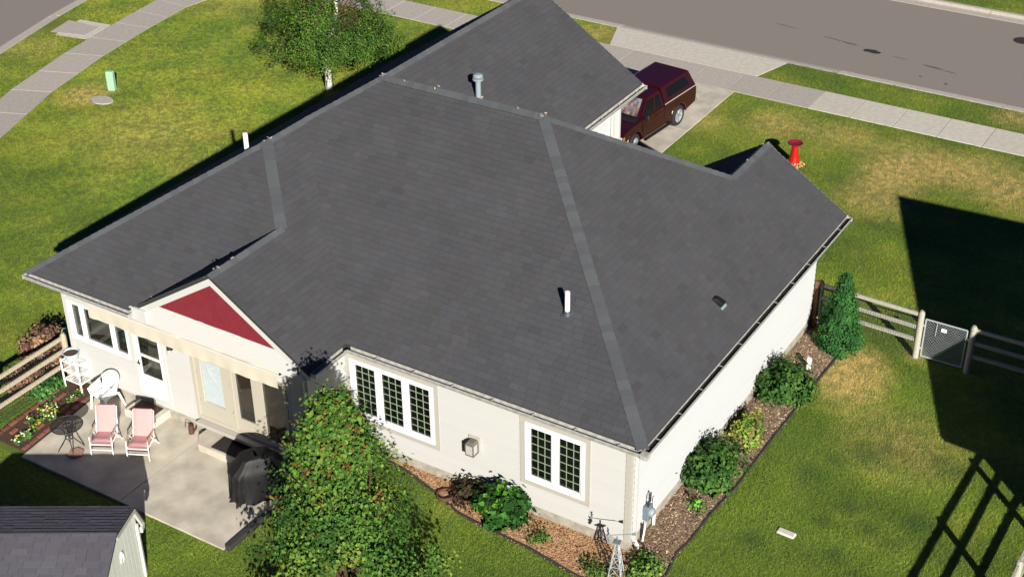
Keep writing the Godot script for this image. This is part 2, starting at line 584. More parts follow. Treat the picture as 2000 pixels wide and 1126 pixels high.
	for i in range(kerb_left.size() - 1):
		var p := kerb_left[i]
		var q := kerb_left[i + 1]
		var d := (q - p).normalized()
		var o := Vector2(-d.y, d.x)
		if o.x > 0.0:
			o = -o
		if i > 7:
			o = Vector2(d.y, -d.x)
			if o.y > 0.0:
				o = -o
		b = MB.new()
		var dip := i == 4
		strip_piece(b, p, q, o, -0.02, 0.16, -0.3, 0.012 if dip else 0.03)
		put("kerb_stone", b, mats.concrete_walk, kb)
		b = MB.new()
		strip_piece(b, p, q, o, 0.16, 0.58, -0.3, -0.10)
		put("gutter_pan", b, mats.concrete_walk, kb)
	# pavement slabs
	var sw := structure("pavement", MB.new(), null)
	x = -30.0
	while x < 12.0:
		b = MB.new()
		b.soft(Vector3(x + 0.008, -0.08, -25.42), Vector3(x + 1.498, 0.022 + rng.randf() * 0.004, -23.79), 0.004)
		b.col = Color.WHITE * rng.randf_range(0.93, 1.03)
		b.c.fill(b.col)
		put("paving_slab", b, mats.concrete_pale if x > -7.0 else mats.concrete_walk, sw)
		x += 1.513
	for i in range(walk_right.size() - 1):
		var n := maxi(1, int(round(walk_right[i].distance_to(walk_right[i + 1]) / 1.6)))
		for k in n:
			var f0 := (k + 0.008) / n
			var f1 := (k + 0.992) / n
			var a0 := walk_right[i].lerp(walk_right[i + 1], f0)
			var a1 := walk_right[i].lerp(walk_right[i + 1], f1)
			var e0 := walk_left[i].lerp(walk_left[i + 1], f0)
			var e1 := walk_left[i].lerp(walk_left[i + 1], f1)
			b = MB.new()
			b.col = Color.WHITE * rng.randf_range(0.9, 1.02)
			b.hexa([Vector3(a0.x, -0.08, a0.y), Vector3(a1.x, -0.08, a1.y), Vector3(e1.x, -0.08, e1.y), Vector3(e0.x, -0.08, e0.y),
				Vector3(a0.x, 0.02, a0.y), Vector3(a1.x, 0.02, a1.y), Vector3(e1.x, 0.02, e1.y), Vector3(e0.x, 0.02, e0.y)])
			put("paving_slab", b, mats.concrete_walk, sw)
	b = MB.new()
	b.hexa([Vector3(-34.55, -0.1, -15.25), Vector3(-32.25, -0.1, -15.75), Vector3(-32.55, -0.1, -17.3), Vector3(-35.05, -0.1, -17.05), Vector3(-34.62, -0.01, -15.25), Vector3(-32.25, 0.016, -15.75), Vector3(-32.55, 0.016, -17.3), Vector3(-35.05, -0.01, -17.05)])
	put("kerb_ramp", b, mats.concrete_pale, sw)
	b = MB.new()
	b.hexa([Vector3(-34.1, -0.1, -15.6), Vector3(-32.6, -0.1, -15.95), Vector3(-32.75, -0.1, -16.9), Vector3(-34.4, -0.1, -16.85), Vector3(-34.1, 0.009, -15.6), Vector3(-32.6, 0.024, -15.95), Vector3(-32.75, 0.024, -16.9), Vector3(-34.4, 0.009, -16.85)])
	put("ramp_inset", b, mats.concrete_walk, sw)
	# driveway
	var dw := structure("driveway", MB.new(), null)
	for z in [[-23.78, -20.0], [-19.985, -16.2], [-16.185, -12.6]]:
		for xx in [[-14.35, -11.46], [-11.445, -8.55]]:
			b = MB.new()
			b.soft(Vector3(xx[0], -0.08, z[0]), Vector3(xx[1], 0.026, z[1]), 0.004)
			b.c.fill(Color.WHITE * rng.randf_range(0.95, 1.03))
			put("concrete_slab", b, mats.concrete, dw)
	for k in 2:
		var xa := -14.45 + k * 3.0
		var xb := -11.47 + k * 3.05
		b = MB.new()
		b.hexa([Vector3(xa - (0.6 if k == 0 else 0.0), -0.1, -27.17), Vector3(xb + (0.5 if k == 1 else 0.0), -0.1, -27.17), Vector3(xb, -0.1, -25.44), Vector3(xa, -0.1, -25.44),
			Vector3(xa - (0.6 if k == 0 else 0.0), 0.008, -27.17), Vector3(xb + (0.5 if k == 1 else 0.0), 0.008, -27.17), Vector3(xb, 0.022, -25.44), Vector3(xa, 0.022, -25.44)])
		put("apron_slab", b, mats.concrete_pale, dw)
	# patio, two slabs and the saw-cut joint
	var pt := structure("patio", MB.new(), null)
	for e in [[-14.5, -14.2, -11.05], [-11.03, -11.03, -7.97]]:
		b = MB.new()
		b.hexa([Vector3(e[0], -0.1, 0.9), Vector3(e[2], -0.1, 0.9), Vector3(e[2], -0.1, 3.93), Vector3(e[1], -0.1, 3.93), Vector3(e[0], 0.06, 0.9), Vector3(e[2], 0.06, 0.9), Vector3(e[2], 0.06, 3.93), Vector3(e[1], 0.06, 3.93)])
		put("concrete_slab", b, mats.concrete, pt)
	# marks in the street
	b = MB.new()
	var blob := PackedVector2Array()
	for k in 14:
		var a := TAU * k / 14.0
		var r := rng.randf_range(0.7, 1.2)
		blob.append(Vector2(-5.73 + cos(a) * 0.36 * r, -30.1 + sin(a) * 0.17 * r))
	sheet(b, blob, -0.115)
	structure("asphalt_patch", b, mats.asphalt_dark)
	for q in [[-7.4, -30.55, 0.5, 0.035], [-6.7, -30.42, 0.35, 0.05], [-4.6, -30.0, 0.3, 0.03], [-3.2, -29.75, 0.4, 0.05], [-2.6, -29.62, 0.25, 0.03], [-2.4, -28.5, 0.07, 0.06], [-3.4, -28.7, 0.06, 0.06], [-9.5, -30.9, 0.6, 0.03]]:
		b = MB.new()
		var cr := PackedVector2Array()
		for k in 10:
			var a := TAU * k / 10.0
			cr.append(Vector2(q[0] + cos(a) * q[2] * rng.randf_range(0.8, 1.2), q[1] + sin(a) * q[3] * rng.randf_range(0.6, 1.4) + cos(a) * q[2] * 0.12))
		sheet(b, cr, -0.1155)
		structure("tar_seam", b, mats.asphalt_seam)
	# beds
	b = MB.new()
	sheet(b, bed_outline, 0.02)
	structure("planting_bed", b, mats.soil)
	var edge := MB.new()
	for i in range(0, bed_outline.size() - 3):
		var p := bed_outline[i]
		var q := bed_outline[i + 1]
		edge.bar(Vector3(p.x, 0.03, p.y), Vector3(q.x, 0.03, q.y), 0.035, 0.08)
	var ed := put("bed_edging", edge, mats.black_edging, self)
	tag(ed, "black plastic lawn edging curving round the bark bed", "edging")


func sheet(b: MB, poly: PackedVector2Array, y: float) -> void:
	var idx := Geometry2D.triangulate_polygon(poly)
	for i in range(0, idx.size(), 3):
		var p := poly[idx[i]]
		var q := poly[idx[i + 1]]
		var r := poly[idx[i + 2]]
		b.ftri(Vector3(p.x, y, p.y), Vector3(q.x, y, q.y), Vector3(r.x, y, r.y), Vector3.UP)


func strip_piece(b: MB, p: Vector2, q: Vector2, o: Vector2, r0: float, r1: float, y0: float, y1: float) -> void:
	var a0 := p + o * r0
	var a1 := q + o * r0
	var e0 := p + o * r1
	var e1 := q + o * r1
	b.hexa([Vector3(a0.x, y0, a0.y), Vector3(a1.x, y0, a1.y), Vector3(e1.x, y0, e1.y), Vector3(e0.x, y0, e0.y), Vector3(a0.x, y1, a0.y), Vector3(a1.x, y1, a1.y), Vector3(e1.x, y1, e1.y), Vector3(e0.x, y1, e0.y)])


func in_view(p: Vector3, margin: float) -> bool:
	var d := p - camera_at
	var q: Vector3 = cam_basis.inverse() * d
	var k := tan(deg_to_rad(22.3776 / 2.0))
	var ax := absf(q.x) + q.z * k * 1.778
	var ay := absf(q.y) + q.z * k
	return q.z < 0.0 and ax < margin and ay < margin


var cam_basis: Basis


func make_grass() -> void:
	var b := MB.new()
	rng.seed = 77
	for k in 12:
		var a := rng.randf() * TAU
		var o := Vector3(rng.randf_range(-0.07, 0.07), 0, rng.randf_range(-0.07, 0.07))
		var dir := Vector3(cos(a), 0, sin(a))
		var side := Vector3(-sin(a), 0, cos(a)) * 0.008
		var h := rng.randf_range(0.02, 0.036)
		var tip := o + dir * rng.randf_range(0.035, 0.06) + Vector3(0, h, 0)
		var nn := (Vector3.UP * 1.2 - dir * 0.6).normalized()
		b.tri(o - side, o + side, tip, nn, nn, nn)
	var me := b.mesh()
	var where := []
	var cols := []
	rng.seed = 78
	var zones := [[-40.0, 10.0, -28.0, 12.0, 120.0], [-8.0, 9.0, -12.0, 8.0, 130.0], [-16.0, 6.0, 3.8, 8.0, 130.0], [-40.0, 10.0, -38.5, -36.2, 60.0]]
	for q in zones:
		var total := int((q[1] - q[0]) * (q[3] - q[2]) * q[4])
		for i in total:
			var x := rng.randf_range(q[0], q[1])
			var z := rng.randf_range(q[2], q[3])
			if not in_view(Vector3(x, 0, z), 3.5) or bare(x, z):
				continue
			var c := lawn_color(x, z) * rng.randf_range(0.90, 1.12)
			var dry := dry_at(x, z)
			if dry > 0.55 and rng.randf() < dry * 0.35:
				continue
			var s := rng.randf_range(0.75, 1.25)
			where.append(Transform3D(Basis(Vector3.UP, rng.randf() * TAU).scaled(Vector3(s, s * rng.randf_range(0.8, 1.3), s)), Vector3(x, -0.004, z)))
			cols.append(Color(c.r, c.g, c.b, 1.0))
	tag(many("grass", me, mats.grass, where, cols, self), "short patchy green and straw coloured grass on the lawns", "grass")
	print("grass tufts ", where.size())


func make_mulch() -> void:
	var b := MB.new()
	b.hexa([Vector3(-0.03, 0, -0.012), Vector3(0.03, 0, -0.009), Vector3(0.026, 0, 0.012), Vector3(-0.028, 0, 0.010), Vector3(-0.03, 0.01, -0.012), Vector3(0.03, 0.008, -0.009), Vector3(0.026, 0.01, 0.012), Vector3(-0.028, 0.01, 0.010)])
	var me := b.mesh()
	rng.seed = 31
	for kind in 2:
		var where := []
		var cols := []
		for i in 26000:
			var x: float
			var z: float
			if kind == 0:
				x = rng.randf_range(-7.8, 0.5)
				z = rng.randf_range(-0.55, 0.78)
			else:
				x = rng.randf_range(-0.5, 0.68)
				z = rng.randf_range(-10.9, 0.0)
			if not Geometry2D.is_point_in_polygon(Vector2(x, z), bed_outline) or in_rect(x, z, -9.0, -0.5, -11.0, -0.5):
				continue
			if kind == 0 and x > -1.3 and rng.randf() < (x + 1.3) / 1.2:
				continue
			var t := rng.randf()
			var c := lin(138, 102, 72).lerp(lin(172, 140, 106), t) if kind == 0 else lin(82, 66, 52).lerp(lin(138, 116, 92), t)
			if kind == 1 and rng.randf() < 0.08:
				c = lin(186, 164, 140)
			if kind == 0 and rng.randf() < 0.12:
				c = lin(112, 72, 50)
			var bs := Basis.from_euler(Vector3(rng.randf_range(-0.5, 0.5), rng.randf() * TAU, rng.randf_range(-0.5, 0.5))).scaled(Vector3.ONE * rng.randf_range(0.6, 1.35))
			where.append(Transform3D(bs, Vector3(x, 0.022 + rng.randf() * 0.02, z)))
			cols.append(c)
		var o := many("mulch" if kind == 1 else "bark_chips", me, mats.chips, where, cols, self)
		tag(o, "orange tan bark chips along the cream rear wall" if kind == 0 else "weathered grey brown mulch along the side wall", "mulch")


# ------------------------------------------------------------------ roof
var planes := []
var shingle_units := []


func roof_point(x: float, z: float, pl: Dictionary) -> Vector3:
	return Vector3(x, pl.y0 + pl.g.x * (x - pl.o.x) + pl.g.y * (z - pl.o.y), z)


func plane(poly: Array, gx: float, gz: float, ox: float, oz: float, y0: float) -> Dictionary:
	# height = y0 + gx (x - ox) + gz (z - oz)
	return {"poly": poly, "g": Vector2(gx, gz), "o": Vector2(ox, oz), "y0": y0}


func tone(base: Color) -> Color:
	var r := rng.randf()
	var k := rng.randf_range(0.94, 1.05)
	if r < 0.07:
		k *= 0.90
	elif r > 0.95:
		k *= 1.06
	var w := rng.randf_range(-0.03, 0.03)
	return Color(base.r * (k + w), base.g * k, base.b * (k - w * 1.2))


func shingle_roof(planes_in: Array, roof: Node3D, base: Color, expo: float, widths: Array, m: Material, count: int) -> void:
	var rest := MB.new()
	var singles := []
	for pl in planes_in:
		var g: Vector2 = pl.g
		var up2 := g.normalized()
		var slope := g.length()
		var cosv := 1.0 / sqrt(1.0 + slope * slope)
		var w := Vector3(up2.x, slope, up2.y) * cosv
		var u := Vector3(-up2.y, 0, up2.x)
		var nrm := u.cross(w).normalized()
		if nrm.y < 0.0:
			nrm = -nrm
		var p0 := Vector3(pl.o.x, pl.y0, pl.o.y)
		var poly := PackedVector2Array()
		for q in pl.poly:
			var d: Vector3 = roof_point(q.x, q.y, pl) - p0
			poly.append(Vector2(d.dot(u), d.dot(w)))
		var lo := poly[0]
		var hi := poly[0]
		for q in poly:
			lo = lo.min(q)
			hi = hi.max(q)
		var fr := Transform3D(Basis(u, w, nrm), p0)
		var bb := lo.y - 0.015
		var row := 0
		while bb < hi.y:
			var aa := lo.x - rng.randf() * 0.5
			while aa < hi.x:
				var wd: float = widths[rng.randi() % widths.size()]
				var rect := PackedVector2Array([Vector2(aa, bb), Vector2(aa + wd - 0.008, bb), Vector2(aa + wd - 0.008, bb + expo - 0.003), Vector2(aa, bb + expo - 0.003)])
				var mid3: Vector3 = fr * Vector3(aa, bb, 0)
				var c := tone(base) * (1.0 + 0.13 * broad_noise.get_noise_2d(mid3.x * 9.0, mid3.z * 9.0))
				var thick := 0.008 + rng.randf() * 0.007
				var inside := true
				for q in rect:
					if not Geometry2D.is_point_in_polygon(q, poly):
						inside = false
				if inside:
					singles.append([fr * Vector3(aa + wd / 2, bb + expo / 2, 0), fr, aa, bb, wd - 0.006, c, thick])
				else:
					for piece in Geometry2D.intersect_polygons(rect, poly):
						if piece.size() >= 3:
							wedge(rest, fr, piece, bb, expo, thick, c)
				aa += wd
			bb += expo
			row += 1
	for s in singles:
		var ok := 0.0 if in_view(s[0], 0.0) else 1000.0
		s.append(s[0].distance_to(camera_at) + ok)
	singles.sort_custom(func(a, b): return a[7] < b[7])
	var kinds := {}
	for i in singles.size():
		var s = singles[i]
		if i < count:
			var ci := int(clampf((s[5].g / base.g - 0.72) / 0.08, 0.0, 6.0))
			if not kinds.has(ci):
				var b := MB.new()
				wedge(b, Transform3D.IDENTITY, PackedVector2Array([Vector2(0, 0), Vector2(1, 0), Vector2(1, expo - 0.003), Vector2(0, expo - 0.003)]), 0.0, expo, 0.015, base * (0.76 + 0.08 * ci))
				kinds[ci] = b.mesh()
			var o := place("shingle", kinds[ci], m, roof, false)
			var fr: Transform3D = s[1]
			o.global_transform = Transform3D(Basis(fr.basis.x * s[4], fr.basis.y, fr.basis.z * (s[6] / 0.015)), fr * Vector3(s[2], s[3], 0))
		else:
			wedge(rest, s[1], PackedVector2Array([Vector2(s[2], s[3]), Vector2(s[2] + s[4], s[3]), Vector2(s[2] + s[4], s[3] + expo - 0.003), Vector2(s[2], s[3] + expo - 0.003)]), s[3], expo, s[6], s[5])
	var o := put("shingles", rest, m, roof)
	o.set_meta("kind", "stuff")


func wedge(b: MB, fr: Transform3D, poly: PackedVector2Array, b0: float, expo: float, thick: float, c: Color) -> void:
	b.col = c
	var top := []
	var bot := []
	for q in poly:
		var h := lerpf(thick, 0.002, clampf((q.y - b0) / expo, 0.0, 1.0))
		top.append(fr * Vector3(q.x, q.y, h))
		bot.append(fr * Vector3(q.x, q.y, -0.004))
	var idx := Geometry2D.triangulate_polygon(poly)
	for i in range(0, idx.size(), 3):
		b.ftri(top[idx[i]], top[idx[i + 1]], top[idx[i + 2]], fr.basis.z)
	var mid := Vector3.ZERO
	for q in bot:
		mid += q
	mid /= bot.size()
	for i in poly.size():
		var j := (i + 1) % poly.size()
		if maxf(poly[i].y, poly[j].y) > b0 + expo - 0.012 and absf(poly[i].y - poly[j].y) < 0.001:
			continue
		b.quad(top[i], top[j], bot[j], bot[i], (top[i] + top[j]) / 2.0 - mid)


func deck(planes_in: Array) -> MB:
	var b := MB.new()
	b.col = lin(60, 59, 58)
	for pl in planes_in:
		var poly := PackedVector2Array()
		for q in pl.poly:
			poly.append(q)
		var idx := Geometry2D.triangulate_polygon(poly)
		var nrm := Vector3(-pl.g.x, 1, -pl.g.y).normalized()
		for lift in [-0.003, -0.09]:
			for i in range(0, idx.size(), 3):
				var p := []
				for k in 3:
					var q := poly[idx[i + k]]
					p.append(roof_point(q.x, q.y, pl) + Vector3(0, lift, 0))
				b.ftri(p[0], p[1], p[2], nrm if lift > -0.05 else -nrm)
		var mid := Vector2.ZERO
		for q in poly:
			mid += q
		mid /= poly.size()
		for i in poly.size():
			var q0 := poly[i]
			var q1 := poly[(i + 1) % poly.size()]
			var a := roof_point(q0.x, q0.y, pl)
			var d := roof_point(q1.x, q1.y, pl)
			var o := (q0 + q1) / 2.0 - mid
			b.quad(a + Vector3(0, -0.003, 0), d + Vector3(0, -0.003, 0), d + Vector3(0, -0.09, 0), a + Vector3(0, -0.09, 0), Vector3(o.x, 0, o.y))
	return b


func ridge_caps(roof: Node3D, lo: Vector3, hi: Vector3, n1: Vector3, n2: Vector3, base: Color, lift := 0.02, half := 0.135, expo := 0.2) -> void:
	var line := (hi - lo).normalized()
	var d1 := n1.cross(line).normalized()
	var d2 := n2.cross(line).normalized()
	# each wing runs away from the other plane
	if d1.dot(n2) > 0.0:
		d1 = -d1
	if d2.dot(n1) > 0.0:
		d2 = -d2
	var nn := (n1 + n2).normalized()
	var length := lo.distance_to(hi)
	var n := int(length / expo)
	var meshes := []
	for k in 4:
		var b := MB.new()
		b.col = base * (0.96 + 0.07 * k)
		var ex := expo + 0.03
		var f := [Vector3.ZERO + nn * (lift + 0.016), d1 * half + n1 * (lift * 0.7 + 0.014), d2 * half + n2 * (lift * 0.7 + 0.014)]
		var r := [line * ex + nn * (lift + 0.002), line * ex + d1 * half + n1 * (lift * 0.7 + 0.002), line * ex + d2 * half + n2 * (lift * 0.7 + 0.002)]
		var dn := [-nn * 0.02, -n1 * (lift * 0.7 + 0.018), -n2 * (lift * 0.7 + 0.018)]
		b.quad(f[0], f[1], r[1], r[0], n1)
		b.quad(f[0], f[2], r[2], r[0], n2)
		b.quad(f[0], f[1], f[1] + dn[1], f[0] + dn[0], -line)
		b.quad(f[0], f[2], f[2] + dn[2], f[0] + dn[0], -line)
		b.quad(f[1], r[1], r[1] + dn[1], f[1] + dn[1], d1)
		b.quad(f[2], r[2], r[2] + dn[2], f[2] + dn[2], d2)
		meshes.append(b.mesh())
	for i in n + 1:
		var at := lo + line * minf(i * expo, length - expo)
		var o := place("ridge_cap", meshes[rng.randi() % 4], mats.shingle, roof, false)
		o.global_transform = Transform3D(Basis.IDENTITY, at)


# ------------------------------------------------------------------ walls, windows, gutters
func wall(called: String, o: Vector3, u: Vector3, nrm: Vector3, length: float, y0: float, y1: float, holes: Array, siding: Material, from_y: float) -> MeshInstance3D:
	var fr := Transform3D(Basis(u, Vector3.UP, nrm), Vector3(o.x, 0, o.z))
	var xs := [0.0, length]
	for h in holes:
		xs.append(h[0])
		xs.append(h[2])
	xs.sort()
	var b := MB.new()
	for i in range(xs.size() - 1):
		var a: float = xs[i]
		var e: float = xs[i + 1]
		if e - a < 0.001:
			continue
		var spans := [[y0, y1]]
		for h in holes:
			if h[0] < (a + e) / 2.0 and h[2] > (a + e) / 2.0:
				var next := []
				for s in spans:
					if h[1] > s[0]:
						next.append([s[0], minf(s[1], h[1])])
					if h[3] < s[1]:
						next.append([maxf(s[0], h[3]), s[1]])
				spans = next
		for s in spans:
			if s[1] - s[0] > 0.001:
				b.box(Vector3(a, s[0], -0.16), Vector3(e, s[1], -0.001), fr)
	var w := put(called, b, siding if from_y < y1 else mats.foundation, house)
	var y := from_y
	while y < y1 - 0.03:
		var yt := minf(y + 0.155, y1)
		var cuts := [[0.0, length, y, yt]]
		for h in holes:
			var next := []
			for s in cuts:
				if h[1] >= s[3] or h[3] <= s[2] or h[0] >= s[1] or h[2] <= s[0]:
					next.append(s)
					continue
				if h[0] > s[0]:
					next.append([s[0], h[0], s[2], s[3]])
				if h[2] < s[1]:
					next.append([h[2], s[1], s[2], s[3]])
				if h[1] > s[2]:
					next.append([maxf(h[0], s[0]), minf(h[2], s[1]), s[2], h[1]])
				if h[3] < s[3]:
					next.append([maxf(h[0], s[0]), minf(h[2], s[1]), h[3], s[3]])
			cuts = next
		for s in cuts:
			var bd := MB.new()
			bd.col = Color.WHITE * rng.randf_range(0.975, 1.01)
			var k0: float = 0.022
			bd.hexa([fr * Vector3(s[0], s[2], 0), fr * Vector3(s[1], s[2], 0), fr * Vector3(s[1], s[2], k0), fr * Vector3(s[0], s[2], k0), fr * Vector3(s[0], s[3], 0), fr * Vector3(s[1], s[3], 0), fr * Vector3(s[1], s[3], 0.003), fr * Vector3(s[0], s[3], 0.003)])
			put("siding_board", bd, siding, w)
		y += 0.155
	return w


func frame_ring(b: MB, fr: Transform3D, x0: float, y0: float, x1: float, y1: float, w: float, z0: float, z1: float) -> void:
	b.box(Vector3(x0, y0, z0), Vector3(x1, y0 + w, z1), fr)
	b.box(Vector3(x0, y1 - w, z0), Vector3(x1, y1, z1), fr)
	b.box(Vector3(x0, y0 + w, z0), Vector3(x0 + w, y1 - w, z1), fr)
	b.box(Vector3(x1 - w, y0 + w, z0), Vector3(x1, y1 - w, z1), fr)


func casement(o: Vector3, u: Vector3, nrm: Vector3, x0: float, y0: float, x1: float, y1: float, units: int, cols: int, rows: int, trim: float) -> void:
	var fr := Transform3D(Basis(u, Vector3.UP, nrm), o)
	var b := MB.new()
	frame_ring(b, fr, x0, y0, x1, y1, 0.075, -0.1, 0.045)
	var step := (x1 - x0 - 0.085 * 2 + 0.11) / units
	for k in range(1, units):
		var xm := x0 + 0.085 + step * k - 0.11
		b.box(Vector3(xm, y0 + 0.085, -0.1), Vector3(xm + 0.11, y1 - 0.085, 0.04), fr)
	var w := put("window", b, mats.vinyl, house)
	if trim > 0.0:
		b = MB.new()
		frame_ring(b, fr, x0 - trim, y0 - trim, x1 + trim, y1 + trim, trim, -0.002, 0.026)
		put("casing", b, mats.trim, w)
	for k in units:
		var a := x0 + 0.085 + step * k
		var e := a + step - 0.11
		b = MB.new()
		frame_ring(b, fr, a, y0 + 0.085, e, y1 - 0.085, 0.034, -0.07, 0.02)
		put("sash", b, mats.vinyl, w)
		b = MB.new()
		b.box(Vector3(a + 0.035, y0 + 0.12, -0.034), Vector3(e - 0.035, y1 - 0.12, -0.028), fr)
		put("pane", b, mats.tinted_pane, w)
		for c in range(1, cols):
			b = MB.new()
			var xm := lerpf(a + 0.04, e - 0.04, float(c) / cols)
			b.box(Vector3(xm - 0.006, y0 + 0.125, -0.026), Vector3(xm + 0.006, y1 - 0.125, -0.014), fr)
			put("muntin", b, mats.muntin, w)
		for r in range(1, rows):
			b = MB.new()
			var ym := lerpf(y0 + 0.125, y1 - 0.125, float(r) / rows)
			b.box(Vector3(a + 0.04, ym - 0.006, -0.025), Vector3(e - 0.04, ym + 0.006, -0.012), fr)
			put("muntin", b, mats.muntin, w)


func gutter(p: Vector3, q: Vector3, out: Vector3, ends := [true, true], trough_shade := false) -> void:
	var d := (q - p).normalized()
	var fr := Transform3D(Basis(d, Vector3.UP, out), p)
	var n := p.distance_to(q)
	var b := MB.new()
	b.box(Vector3(0, -0.24, -0.04), Vector3(n, -0.015, -0.008), fr)
	put("fascia", b, mats.white_trim, house)
	b = MB.new()
	b.box(Vector3(0, -0.135, -0.006), Vector3(n, -0.03, 0.004), fr)
	b.box(Vector3(0, -0.143, -0.006), Vector3(n, -0.135, 0.115), fr)
	b.hexa([fr * Vector3(0, -0.143, 0.115), fr * Vector3(n, -0.143, 0.115), fr * Vector3(n, -0.143, 0.123), fr * Vector3(0, -0.143, 0.123), fr * Vector3(0, -0.04, 0.15), fr * Vector3(n, -0.04, 0.15), fr * Vector3(n, -0.04, 0.158), fr * Vector3(0, -0.04, 0.158)])
	b.box(Vector3(0, -0.045, 0.138), Vector3(n, -0.028, 0.164), fr)
	if ends[0]:
		b.box(Vector3(-0.004, -0.143, -0.006), Vector3(0.004, -0.03, 0.152), fr)
	if ends[1]:
		b.box(Vector3(n - 0.004, -0.143, -0.006), Vector3(n + 0.004, -0.03, 0.152), fr)
	var g := put("gutter", b, mats.gutter, house)
	if trough_shade:  # uneven dark strip added to stand for the shade in the trough
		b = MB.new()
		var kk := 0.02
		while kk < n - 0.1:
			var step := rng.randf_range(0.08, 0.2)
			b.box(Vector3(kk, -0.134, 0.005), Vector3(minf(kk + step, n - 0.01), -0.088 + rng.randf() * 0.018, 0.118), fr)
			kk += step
		put("gutter_shade", b, mats.trough_shade, g)
	var k := 0.5
	while k < n:
		b = MB.new()
		b.box(Vector3(k - 0.012, -0.05, 0.0), Vector3(k + 0.012, -0.042, 0.145), fr)
		put("gutter_hanger", b, mats.gutter, g)
		k += 1.0


func make_house() -> void:
	house = thing("house", "single storey cream house with a dark grey hipped shingle roof and attached garage", "house", Vector3(-8, 0, -5))
	var yr := YE + T * RH
	var yw := YE + T * WH
	var base := lin(88, 88, 92)
	var gxe := -6.83
	var gze := -13.05
	var rx := -RL + RH
	var wx := -RL + WH
	var va := -RL + 2 * WH
	var gx := va - GH
	var hip_end := Vector2(gx, WZ - GH)
	planes = [
		plane([Vector2(va, 0), Vector2(0, 0), Vector2(-RH, -RH), Vector2(rx, -RH), Vector2(wx, -WH)], 0, -T, 0, 0, YE),
		plane([Vector2(va, 0), Vector2(va, GZ), Vector2(gx, GZ), hip_end, Vector2(wx, WZ - WH), Vector2(wx, -WH)], -T, 0, va, 0, YE),
		plane([Vector2(-RL, WZ), Vector2(gx - GH, WZ), hip_end, Vector2(wx, WZ - WH)], 0, -T, 0, WZ, YE),
		plane([hip_end, Vector2(gx, GZ), Vector2(gx - GH + WZ - GZ, GZ)], T, 0, gx - GH, 0, YE),
		plane([Vector2(-RL, WZ), Vector2(wx, WZ - WH), Vector2(wx, -WH), Vector2(rx, -RH), Vector2(rx, gze), Vector2(-RL, gze)], T, 0, -RL, 0, YE),
		plane([Vector2(0, 0), Vector2(0, -FZ), Vector2(-FH, -FZ), Vector2(-FH, -2 * RH + FH), Vector2(-RH, -RH)], -T, 0, 0, 0, YE),
		plane([Vector2(-FH, -2 * RH + FH), Vector2(-FH, -FZ), Vector2(-2 * FH + (2 * RH - FZ), -FZ)], T, 0, -2 * FH, 0, YE),
		plane([Vector2(rx, -RH), Vector2(-RH, -RH), Vector2(-FH, -2 * RH + FH), Vector2(-2 * FH, -2 * RH), Vector2(gxe, -2 * RH), Vector2(gxe, -RH + (rx - gxe))], 0, T, 0, -2 * RH, YE),
		plane([Vector2(rx, -RH), Vector2(gxe, -RH + (rx - gxe)), Vector2(gxe, gze), Vector2(rx, gze)], -T, 0, rx, 0, yr),
	]
	var roof := put("roof", deck(planes), mats.shingle, house)
	rng.seed = 11
	shingle_roof(planes, roof, base, 0.148, [0.18, 0.24, 0.28, 0.28, 0.33], mats.shingle, 300)
	var nZ := Vector3(0, 1, T).normalized()
	var nX := Vector3(T, 1, 0).normalized()
	var nL := Vector3(-T, 1, 0).normalized()
	var nB := Vector3(0, 1, -T).normalized()
	var cap := lin(99, 102, 106)
	var R1 := Vector3(rx, yr, -RH)
	var R2 := Vector3(-RH, yr, -RH)
	ridge_caps(roof, Vector3(0, YE, 0), R2, nZ, nX, cap)
	ridge_caps(roof, R2, R1, nZ, nB, cap, 0.055)
	ridge_caps(roof, Vector3(-FH, YE + T * FH, -2 * RH + FH), R2, nX, nB, cap)
	ridge_caps(roof, Vector3(-FH, YE + T * FH, -2 * RH + FH), Vector3(-FH, YE + T * FH, -FZ), nX, nL, cap)
	var V := Vector3(wx, yw, -WH)
	var W := Vector3(wx, yw, WZ - WH)
	var G0 := Vector3(gx, YE + T * GH, WZ - GH)
	ridge_caps(roof, V, R1, nZ, nL, cap)
	ridge_caps(roof, V, W, nX, nL, cap)
	ridge_caps(roof, Vector3(-RL, YE, WZ), W, nZ, nL, cap)
	ridge_caps(roof, G0, W, nZ, nX, cap)
	ridge_caps(roof, G0, Vector3(gx, YE + T * GH, GZ), nX, nL, cap)
	ridge_caps(roof, Vector3(rx, yr, gze), R1, nX, nL, cap)
	# gutters and fascias
	gutter(Vector3(0, YE, 0), Vector3(va + 0.13, YE, 0), Vector3(0, 0, 1), [true, false])
	gutter(Vector3(va, YE, 0.13), Vector3(va, YE, GZ - 0.06), Vector3(1, 0, 0), [false, true])
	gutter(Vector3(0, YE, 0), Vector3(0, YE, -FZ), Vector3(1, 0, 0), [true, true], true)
	gutter(Vector3(-RL, YE, WZ), Vector3(gx - GH + 0.1, YE, WZ), Vector3(0, 0, 1))
	gutter(Vector3(gxe, YE + 1.43, gze), Vector3(gxe, YE + 1.43, -9.3), Vector3(1, 0, 0))
	var fl := MB.new()
	fl.box(Vector3(-RL + 0.008, YE - 0.24, gze + 0.02), Vector3(-RL + 0.04, YE - 0.02, WZ - 0.02))
	put("fascia", fl, mats.white_trim, house)
	# corner return of the gutter at the front corner
	var b := MB.new()
	b.box(Vector3(0.004, YE - 0.143, 0.004), Vector3(0.16, YE - 0.03, 0.16))
	put("gutter_corner", b, mats.gutter, house)
	# soffits
	b = MB.new()
	var sy := YE - 0.22
	b.box(Vector3(va - 0.55, sy, -CUT - 0.02), Vector3(-0.02, sy + 0.012, -0.03))
	b.box(Vector3(-CUT - 0.02, sy - 0.003, -FZ), Vector3(-0.03, sy + 0.009, -CUT))
